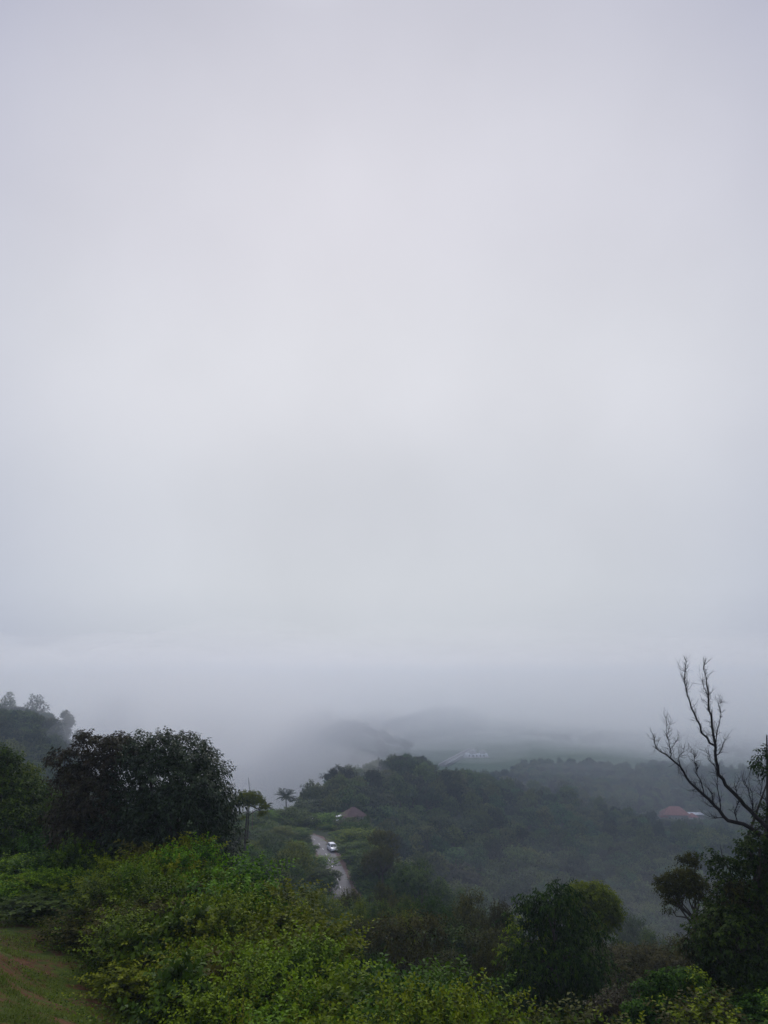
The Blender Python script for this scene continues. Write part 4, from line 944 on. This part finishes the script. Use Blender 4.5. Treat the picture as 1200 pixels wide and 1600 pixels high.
for i in order:
    x, y, z = cand[i, 0], cand[i, 1], cz[i]
    if cd[i] < 5.5: continue
    H = float(rng.uniform(6, 14)) * (.85 if y < 120 else 1.0) * (1.15 if y > 300 else 1)
    if rng.random() < .07: H *= 1.25
    px, py = project(x, y, z + H); pb = project(x, y, z)[1]
    if px < 140 and y > 380: H = min(H, 10.5)
    if px < 330 and y < 90: H = min(H, 6)
    if y < 60 and px < 560: continue
    if px > 340 and y < 560:
        cap_ = float(np.interp(px, *SKYL)) + rng.uniform(-5, 4)
        if py < cap_:
            H *= (pb - cap_) / (pb - py)
            if H < 3.5: continue
            px, py = project(x, y, z + H)
    if px > 520 and y < 112:
        cap_ = float(np.interp(px, [520, 560, 600, 700, 800, 860, 960, 1000, 1040, 1100, 1200], [1405, 1385, 1385, 1400, 1422, 1445, 1470, 1485, 1490, 1450, 1400])) + rng.uniform(-4, 10)
        if py < cap_:
            H *= (pb - cap_) / (pb - py)
            if H < 2.5: continue
            px, py = project(x, y, z + H)
    Rp = 4.4 * FOCAL / y
    bad = False
    for (x0, y0, x1, y1, Ym) in KEEP:
        if y < Ym and px + Rp > x0 and px - Rp < x1 and py < y1:
            h2 = (pb - y1) / max(1, pb - py) * H
            if h2 > 3.0: H = min(H, h2)
            else: bad = True
    if bad: continue
    px, py = project(x, y, z + H)
    if y > 640 and (690 < px < 800): continue                       # open fields beyond the ridge
    if 1030 < project(x, y, z)[0] < 1108 and abs(y - FH['Y']) < 14: continue                 # clearing of the far house
    a, b = int(max(0, (px - Rp) / 4)), int(min(299, (px + Rp) / 4))
    vis = 0
    if b >= a and 0 <= a < 300 and b > 0:
        seg_ = horizon[a:b + 1]; vis = float(np.clip(seg_ - py, 0, 40).mean())
        cap = py + (np.abs(np.linspace(-1, 1, len(seg_))) ** 2) * Rp * .8 + Rp * .15
        horizon[a:b + 1] = np.minimum(seg_, cap)
    slots.append((x, y, z, H, px, py, vis))
vis_sorted = sorted([s for s in slots if s[6] > 2.0 and -20 < s[4] < 1220 and s[5] < 1600], key=lambda s: -(s[6] * 4.4 / s[1] * 100))
N_IND = 250
COUNTED = [o for o in bpy.data.objects if o.get('group') == 'leafy bushes on the near slope']
indiv = set(id(s) for s in vis_sorted[:N_IND])
rest = []
for s in slots:
    x, y, z, H, px, py, v = s
    if id(s) not in indiv: rest.append(s); continue
    r = random.random()
    if y < 170:
        kd = ('olive' if r < .45 else 'deep' if r < .9 else 'yg') if px > 540 else ('deep' if r < .55 else 'yg' if r < .85 else 'olive')
        pr = MID[kd][random.randrange(len(MID[kd]))]; tint = {'olive': 'olive brown', 'deep': 'dark green', 'yg': 'yellow green'}[kd]
    else:
        k = random.choice([0, 0, 1, 1, 2, 2, 3, 4, 4]); pr = FAR[k]; tint = 'light green' if k == 4 else 'dark bluish green'
        if y < 230 and px < 600 and r < .4: pr = MID['deep'][k % 3]; tint = 'dark green'
    w = (random.uniform(1.2, 1.5) if y > 200 and random.random() < .2 else random.uniform(.72, 1.05)) * (.6 + .4 * H / 10); f = ('tall ' if H > 11.5 else 'low ' if H < 7.5 else '')
    zn = zone(px, py, y)
    o_ = put_tree('broadleaf_tree', pr, x, y, z - .1, random.uniform(0, 6.28), (w, w, H / pr[2]), f + tint + ' tree ' + zn, 'tree', 'trees ' + zn); COUNTED.append(o_)

# where several read alike, say which one it is, counted from the left
ORD = ['leftmost', 'second', 'third', 'fourth', 'fifth', 'sixth', 'seventh', 'eighth', 'ninth', 'tenth', 'eleventh', 'twelfth', 'thirteenth', 'fourteenth', 'fifteenth', 'sixteenth', 'seventeenth', 'eighteenth', 'nineteenth', 'twentieth', 'twenty-first', 'twenty-second', 'twenty-third', 'twenty-fourth', 'twenty-fifth', 'twenty-sixth', 'twenty-seventh', 'twenty-eighth', 'twenty-ninth', 'thirtieth']
classes = {}
for o in COUNTED: classes.setdefault(o['label'], []).append(o)
for lb, os_ in classes.items():
    if len(os_) < 2: continue
    os_.sort(key=lambda o: project(*o.location)[0])
    for i, o in enumerate(os_):
        if i < len(ORD): o['label'] = ORD[i] + ' ' + lb
        else: o['label'] = 'rightmost ' + lb if i == len(os_) - 1 else lb

# ------------------------------------------------------------------ masses nobody could count, scattered by geometry nodes
def scatter_object(name, P, kinds, rot, scl, protos, label, cat):
    me = bpy.data.meshes.new(name); n = len(P); me.vertices.add(n); me.vertices.foreach_set('co', np.asarray(P, np.float32).ravel())
    a = me.attributes.new('which', 'INT', 'POINT'); a.data.foreach_set('value', np.asarray(kinds, np.int32))
    a = me.attributes.new('turn', 'FLOAT_VECTOR', 'POINT'); a.data.foreach_set('vector', np.column_stack([np.zeros(n), np.zeros(n), rot]).astype(np.float32).ravel())
    a = me.attributes.new('size', 'FLOAT_VECTOR', 'POINT'); a.data.foreach_set('vector', np.asarray(scl, np.float32).ravel())
    o = bpy.data.objects.new(name, me); COL.objects.link(o); tag(o, label, cat, kind='stuff')
    ng = bpy.data.node_groups.new(name, 'GeometryNodeTree')
    ng.interface.new_socket('Geometry', in_out='INPUT', socket_type='NodeSocketGeometry'); ng.interface.new_socket('Geometry', in_out='OUTPUT', socket_type='NodeSocketGeometry')
    gi = ng.nodes.new('NodeGroupInput'); go = ng.nodes.new('NodeGroupOutput'); jn = ng.nodes.new('GeometryNodeJoinGeometry')
    def attr(nm, dt_): q = ng.nodes.new('GeometryNodeInputNamedAttribute'); q.data_type = dt_; q.inputs['Name'].default_value = nm; return q
    w = attr('which', 'INT'); t = attr('turn', 'FLOAT_VECTOR'); s = attr('size', 'FLOAT_VECTOR')
    for k, pr in enumerate(protos):
        c = ng.nodes.new('FunctionNodeCompare'); c.data_type = 'INT'; c.operation = 'EQUAL'; c.inputs[3].default_value = k; ng.links.new(w.outputs['Attribute'], c.inputs[2])
        io = ng.nodes.new('GeometryNodeInstanceOnPoints'); oi = ng.nodes.new('GeometryNodeObjectInfo'); oi.inputs['Object'].default_value = pr; oi.inputs['As Instance'].default_value = True
        ng.links.new(gi.outputs[0], io.inputs['Points']); ng.links.new(c.outputs[0], io.inputs['Selection']); ng.links.new(oi.outputs['Geometry'], io.inputs['Instance'])
        ng.links.new(t.outputs['Attribute'], io.inputs['Rotation']); ng.links.new(s.outputs['Attribute'], io.inputs['Scale']); ng.links.new(io.outputs[0], jn.inputs[0])
    ng.links.new(jn.outputs[0], go.inputs[0]); md = o.modifiers.new('scatter', 'NODES'); md.node_group = ng
    return o
def first_using(me): return next(o for o in bpy.data.objects if o.type == 'MESH' and o.data == me)
far_protos = [first_using(p[1]) for p in FAR]
P = [(s[0], s[1], s[2] - .1) for s in rest]; k = rng.choice(5, len(P), p=[.23, .22, .22, .13, .20])
sc_ = [(lambda w, H, pr: (w, w, H / pr[2]))(rng.uniform(.8, 1.15), s[3], FAR[kk]) for s, kk in zip(rest, k)]
# the wooded valley and plain beyond, out to the fog
fx = []
for _ in range(8000):
    y = float(np.exp(rng.uniform(math.log(560), math.log(3200)))); x = rng.uniform(-.56, .56) * y
    px = 600 + FOCAL * x / y
    if 640 < px < 800 and y < 1150: continue
    if math.sin(x * .011 + 2) * math.cos(y * .007) + .35 * math.sin(x * .03) < -.25 and px > 620: continue
    if px < 140 and y < 700: continue
    fx.append((x, y))
fx = np.array(fx); fz = ground_z(fx[:, 0], fx[:, 1])
kf = rng.choice(5, len(fx), p=[.25, .25, .25, .15, .10]); wf = rng.uniform(.8, 1.25, len(fx)) * np.clip(fx[:, 1] / 900, 1, 2.2)
P += [(a, b, c - .3) for (a, b), c in zip(fx, fz)]; sc_ += [(w, w, min(w, 1.5) * rng.uniform(.8, 1.1)) for w in wf]
kk = np.concatenate([k, kf])
scatter_object('forest', P, kk, rng.uniform(0, 6.28, len(P)), sc_, far_protos, 'dense dark hazy forest covering the ridge and the valley behind', 'forest')
# undergrowth on the forest floor and along the near slope
ug = []
for _ in range(5200):
    y = float(np.exp(rng.uniform(math.log(25), math.log(330)))); x = rng.uniform(-.56, .56) * y; ug.append((x, y))
ug = np.array(ug); uz = road_flat(ug[:, 0], ug[:, 1]); ud = road_dist(ug[:, 0], ug[:, 1])
upx, upy = project(ug[:, 0], ug[:, 1], uz)
ok = (ud > 4.4) & ~((upx < 330) & (ug[:, 1] < 32)) & ~((upx < 520) & (ug[:, 1] < 44))
# keep the line of sight to the road clear
ok &= ~((upx > 486) & (upx < 548) & (upy > 1385) & (upy < 1440) & (ug[:, 1] < 150))
ok &= ~((upx > 476) & (upx < 548) & (upy > 1296) & (upy < 1360) & (ug[:, 1] < 215))
ug, uz = ug[ok], uz[ok]
us = rng.uniform(.7, 1.5, len(ug)) * np.clip(ug[:, 1] / 90, .8, 2.0)
# low growth on the banks of the road
rb = []
for _ in range(1500):
    q = RS[rng.integers(len(RS))]; a = rng.uniform(0, 6.28); e = rng.uniform(4, 20); rb.append((q[0] + e * math.cos(a), q[1] + e * math.sin(a)))
rb = np.array(rb); rd = road_dist(rb[:, 0], rb[:, 1]); rx, ry = project(rb[:, 0], rb[:, 1], np.full(len(rb), ROAD_Z))
rk = (rd > 4.3); rb = rb[rk]; rsz = np.clip((rd[rk] - 3.2) * .16, .25, .9) * rng.uniform(.8, 1.3, len(rb))
ug = np.vstack([ug, rb]); uz = np.concatenate([uz, road_flat(rb[:, 0], rb[:, 1])]); us = np.concatenate([us, rsz])
upx2 = project(ug[:, 0], ug[:, 1], uz)[0]
us = np.where((upx2 > 468) & (upx2 < 506) & (ug[:, 1] > 190) & (ug[:, 1] < 215), us * .42, us)
us = np.where((upx2 > 512) & (upx2 < 562) & (ug[:, 1] > 205) & (ug[:, 1] < 250), us * .35, us)
us = np.where((upx2 > 495) & (upx2 < 520) & (ug[:, 1] < 190) & (ug[:, 1] > 140), us * .6, us)
uk = rng.integers(0, 3, len(ug))
ubp = [first_using(BUSH['deep'][0][1]), first_using(BUSH['deep'][1][1]), first_using(BUSH['green'][1][1])]
scatter_object('undergrowth', [(a, b, c - .3) for (a, b), c in zip(ug, uz)], uk, rng.uniform(0, 6.28, len(ug)), np.column_stack([us, us, us * .62]), ubp, 'low green undergrowth between the trees of the slope', 'undergrowth')

# grass and low weeds on the bank at the lower left
def grass_bank():
    rg = np.random.default_rng(77); G = Geo(); n = 100000
    y = rg.uniform(13.5, 36, n); x = y * (rg.uniform(-70, 330, n) - 600) / FOCAL * 1.03
    px, py = project(x, y, ground_z(x, y))
    clump = np.sin(x * 2.3 + 1.1 * np.sin(y * 1.7)) + np.sin(y * 2.9 + 1.3 * np.sin(x * 1.9)) + rg.normal(size=n) * .7
    keep = (clump > .25); x, y = x[keep], y[keep]; n = len(x)
    z = ground_z(x, y); a = rg.uniform(0, 6.28, n)
    D = unit(np.column_stack([np.cos(a) * .75, np.sin(a) * .75, rg.uniform(.5, 1.3, n)])); Nn = unit(np.column_stack([-np.cos(a), -np.sin(a), np.full(n, .8)]) + rg.normal(size=(n, 3)) * .2)
    G.leaves(np.column_stack([x, y, z - .01]), D, Nn, rg.uniform(.07, .26, n), rg.uniform(.012, .03, n), np.column_stack([rg.random(n), rg.random(n), .5 + .5 * np.sin(x * .8 + y * .6)]), droop=.3)
    m = 42000; y = rg.uniform(14, 36, m); x = y * (rg.uniform(-40, 330, m) - 600) / FOCAL * 1.03; px, py = project(x, y, ground_z(x, y))
    w = np.sin(x * 1.3 + .4) * np.cos(y * 1.1) + (px - 110) / 150 + (bank_edge(px) + 38 - py) / 60 + rg.normal(size=m) * .35; k = w > .55; x, y = x[k], y[k]; m = len(x)
    z = ground_z(x, y) + rg.uniform(.02, .34, m); a = rg.uniform(0, 6.28, m)
    D = np.column_stack([np.cos(a), np.sin(a), rg.uniform(-.2, .6, m)]); Nn = unit(np.array([0, 0, 1.]) + rg.normal(size=(m, 3)) * .5)
    W = Geo(); W.leaves(np.column_stack([x, y, z]), D, Nn, rg.uniform(.06, .11, m), rg.uniform(.04, .065, m), np.column_stack([rg.random(m), rg.random(m), rg.random(m)]))
    tag(G.build('grass', L_GRASS, lf=True), 'short green grass on the reddish soil bank at the lower left', 'grass', kind='stuff')
    tag(W.build('weeds', L_BUSH, lf=True), 'low leafy weeds at the foot of the bushes on the grass bank', 'weeds', kind='stuff')
grass_bank()

# ------------------------------------------------------------------ haze: one even body of air round everything
hz = bpy.data.materials.new('haze_air'); hz.use_nodes = True; t = hz.node_tree; t.nodes.clear()
ho = N(t, 'ShaderNodeOutputMaterial'); hv = N(t, 'ShaderNodeVolumePrincipled')
hv.inputs['Color'].default_value = (.74, .87, 1.0, 1); hv.inputs['Density'].default_value = HAZE_DENSITY; hv.inputs['Anisotropy'].default_value = .2
t.links.new(hv.outputs[0], ho.inputs['Volume'])
zmin = float(gzv.min()) - 3
G = Geo(); G.box((0, 0, (zmin + 9) / 2), (18800, 18800, 9 - zmin)); hb = G.build('haze', hz); tag(hb, 'pale blue grey mist filling the valley', 'haze', kind='stuff')
def fog_bank(kz, kr, frac, label):
    # the low cloud lying in the valley: near and deep on the left, its base rising to the right until the plain shows beneath it
    th = np.linspace(R(-62), R(62), 150); u = np.linspace(0, 1, 70); V = []
    pxs = 600 + FOCAL * np.tan(np.clip(th, -1.1, 1.1)) / 1.02
    r0 = np.interp(pxs, [-400, 0, 140, 260, 420, 500, 580, 680, 1000, 1500], [340, 380, 300, 225, 262, 300, 345, 400, 345, 320])
    r0 = r0 * kr; zt = np.full(len(th), 2.0 + 1.2 * kz)
    for j, t in enumerate(th):
        r = r0[j] * (8500 / r0[j]) ** (u ** 1.5)
        left = [(0, zt[j]), (50, zt[j] - 12), (110, -50), (200, -120), (300, -260), (9000, -330)]
        q = float(np.clip((pxs[j] - 820) / 200, 0, 1)); right = [(0, zt[j]), (60, -2), (150, -24 - 12 * q), (330, -50 - 8 * q), (600, -92), (900, -130), (9000, -330)]
        k = float(np.clip((pxs[j] - 410) / 150, 0, 1)); d = r - r0[j]
        zb = np.interp(d, *zip(*left)) * (1 - k) + np.interp(d, *zip(*right)) * k
        x, y = r * math.sin(t), r * math.cos(t)
        zb = zb + np.clip(d / 60, 0, 1) * (7 * np.sin(x * .017 + 1 + kz) * np.cos(y * .012) + 5 * np.sin(x * .037 + y * .021 + kz))
        top = zt[j] + np.clip(d / 500, 0, 1) * kz * (6 + 2.5 * np.sin(x * .006) * np.cos(y * .005 + 1) + 2 * np.sin(x * .02 + y * .013))
        V.append(np.column_stack([x, y, np.minimum(zb, top - .01)])); V.append(np.column_stack([x, y, top]))
    n, m = len(th), len(u); V = np.concatenate(V)
    ib = lambda j, i: (2 * j) * m + i; it = lambda j, i: (2 * j + 1) * m + i; F = []
    for j in range(n - 1):
        for i in range(m - 1):
            F.append((ib(j, i), ib(j, i + 1), ib(j + 1, i + 1), ib(j + 1, i))); F.append((it(j, i), it(j + 1, i), it(j + 1, i + 1), it(j, i + 1)))
        F.append((ib(j, 0), ib(j + 1, 0), it(j + 1, 0), it(j, 0))); F.append((ib(j, m - 1), it(j, m - 1), it(j + 1, m - 1), ib(j + 1, m - 1)))
    for i in range(m - 1):
        F.append((ib(0, i), it(0, i), it(0, i + 1), ib(0, i + 1))); F.append((ib(n - 1, i), ib(n - 1, i + 1), it(n - 1, i + 1), it(n - 1, i)))
    fm = bpy.data.materials.new('valley_fog'); fm.use_nodes = True; t = fm.node_tree; t.nodes.clear()
    ho = N(t, 'ShaderNodeOutputMaterial'); hv = N(t, 'ShaderNodeVolumePrincipled')
    hv.inputs['Color'].default_value = (1.0, 1.0, 1.0, 1); hv.inputs['Density'].default_value = FOG_DENSITY * frac; hv.inputs['Anisotropy'].default_value = .5
    t.links.new(hv.outputs[0], ho.inputs['Volume'])
    o = link('fog_bank', quad_mesh('fog_bank', V, F, fm)); tag(o, label, 'fog', kind='stuff')
for kz, kr, fr, lb in ((.0, .92, .22, 'low cloud lying in the valley behind the ridge, lowest layer'), (.8, 1.0, .22, 'second layer of the low cloud in the valley behind the ridge'), (2.2, 1.1, .2, 'third layer of the low cloud in the valley behind the ridge'),
                       (4.5, 1.25, .18, 'fourth layer of the low cloud in the valley behind the ridge'), (8.5, 1.6, .18, 'thin topmost layer of the low cloud, fading into the sky')):
    fog_bank(kz, kr, fr, lb)
def mist(px, py, Y, w, h, d, dens, lb, seed):
    rg = np.random.default_rng(seed); c = at(px, py, Y); n, m = 40, 20; th = np.linspace(0, 2 * np.pi, n, endpoint=False); ph = np.linspace(.02, np.pi - .02, m)
    T, Pp = np.meshgrid(th, ph); u = np.stack([np.sin(Pp) * np.cos(T), np.sin(Pp) * np.sin(T), np.cos(Pp)], -1).reshape(-1, 3)
    q = rg.normal(size=(6, 3)) * 2.2; f = 1 + .13 * sum(np.sin(u @ a + i) for i, a in enumerate(q))
    V = u * f[:, None] * np.array([w, d, h]) / 2; ix = np.arange(n * m).reshape(m, n)
    F = np.stack([ix[:-1], ix[1:], np.roll(ix, -1, 1)[1:], np.roll(ix, -1, 1)[:-1]], -1).reshape(-1, 4).tolist()
    me = bpy.data.meshes.new('mist'); me.from_pydata(V.tolist(), [], F + [ix[0].tolist(), ix[-1][::-1].tolist()])
    fm = bpy.data.materials.new('drifting_mist'); fm.use_nodes = True; t = fm.node_tree; t.nodes.clear()
    ho = N(t, 'ShaderNodeOutputMaterial'); hv = N(t, 'ShaderNodeVolumePrincipled'); hv.inputs['Color'].default_value = (1, 1, 1, 1); hv.inputs['Density'].default_value = dens; hv.inputs['Anisotropy'].default_value = .5
    t.links.new(hv.outputs[0], ho.inputs['Volume']); o = link('mist', me, None, fm); o.location = c; tag(o, lb, 'mist', kind='stuff')
mist(455, 1215, 330, 75, 24, 60, .011, 'bright mist drifting behind the palm', 1)
mist(330, 1160, 400, 150, 60, 120, .006, 'mist drifting behind the big dark tree', 2)
mist(500, 1150, 560, 150, 55, 160, .003, 'mist drifting over the hill behind the ridge', 3)
mist(640, 1150, 640, 160, 40, 160, .005, 'mist drifting above the ridge crest', 4)
mist(1080, 1225, 430, 150, 34, 60, .003, 'mist drifting in front of the far red roofed house', 5)
mist(930, 1185, 520, 140, 30, 120, .0015, 'mist over the right end of the ridge', 6)
mist(1000, 1440, 120, 60, 26, 30, .0022, 'thin mist in the gorge at the lower right', 7)
print('trees', len(slots), 'visible', len(vis_sorted), 'bushes', len(pts), 'zmin', zmin)
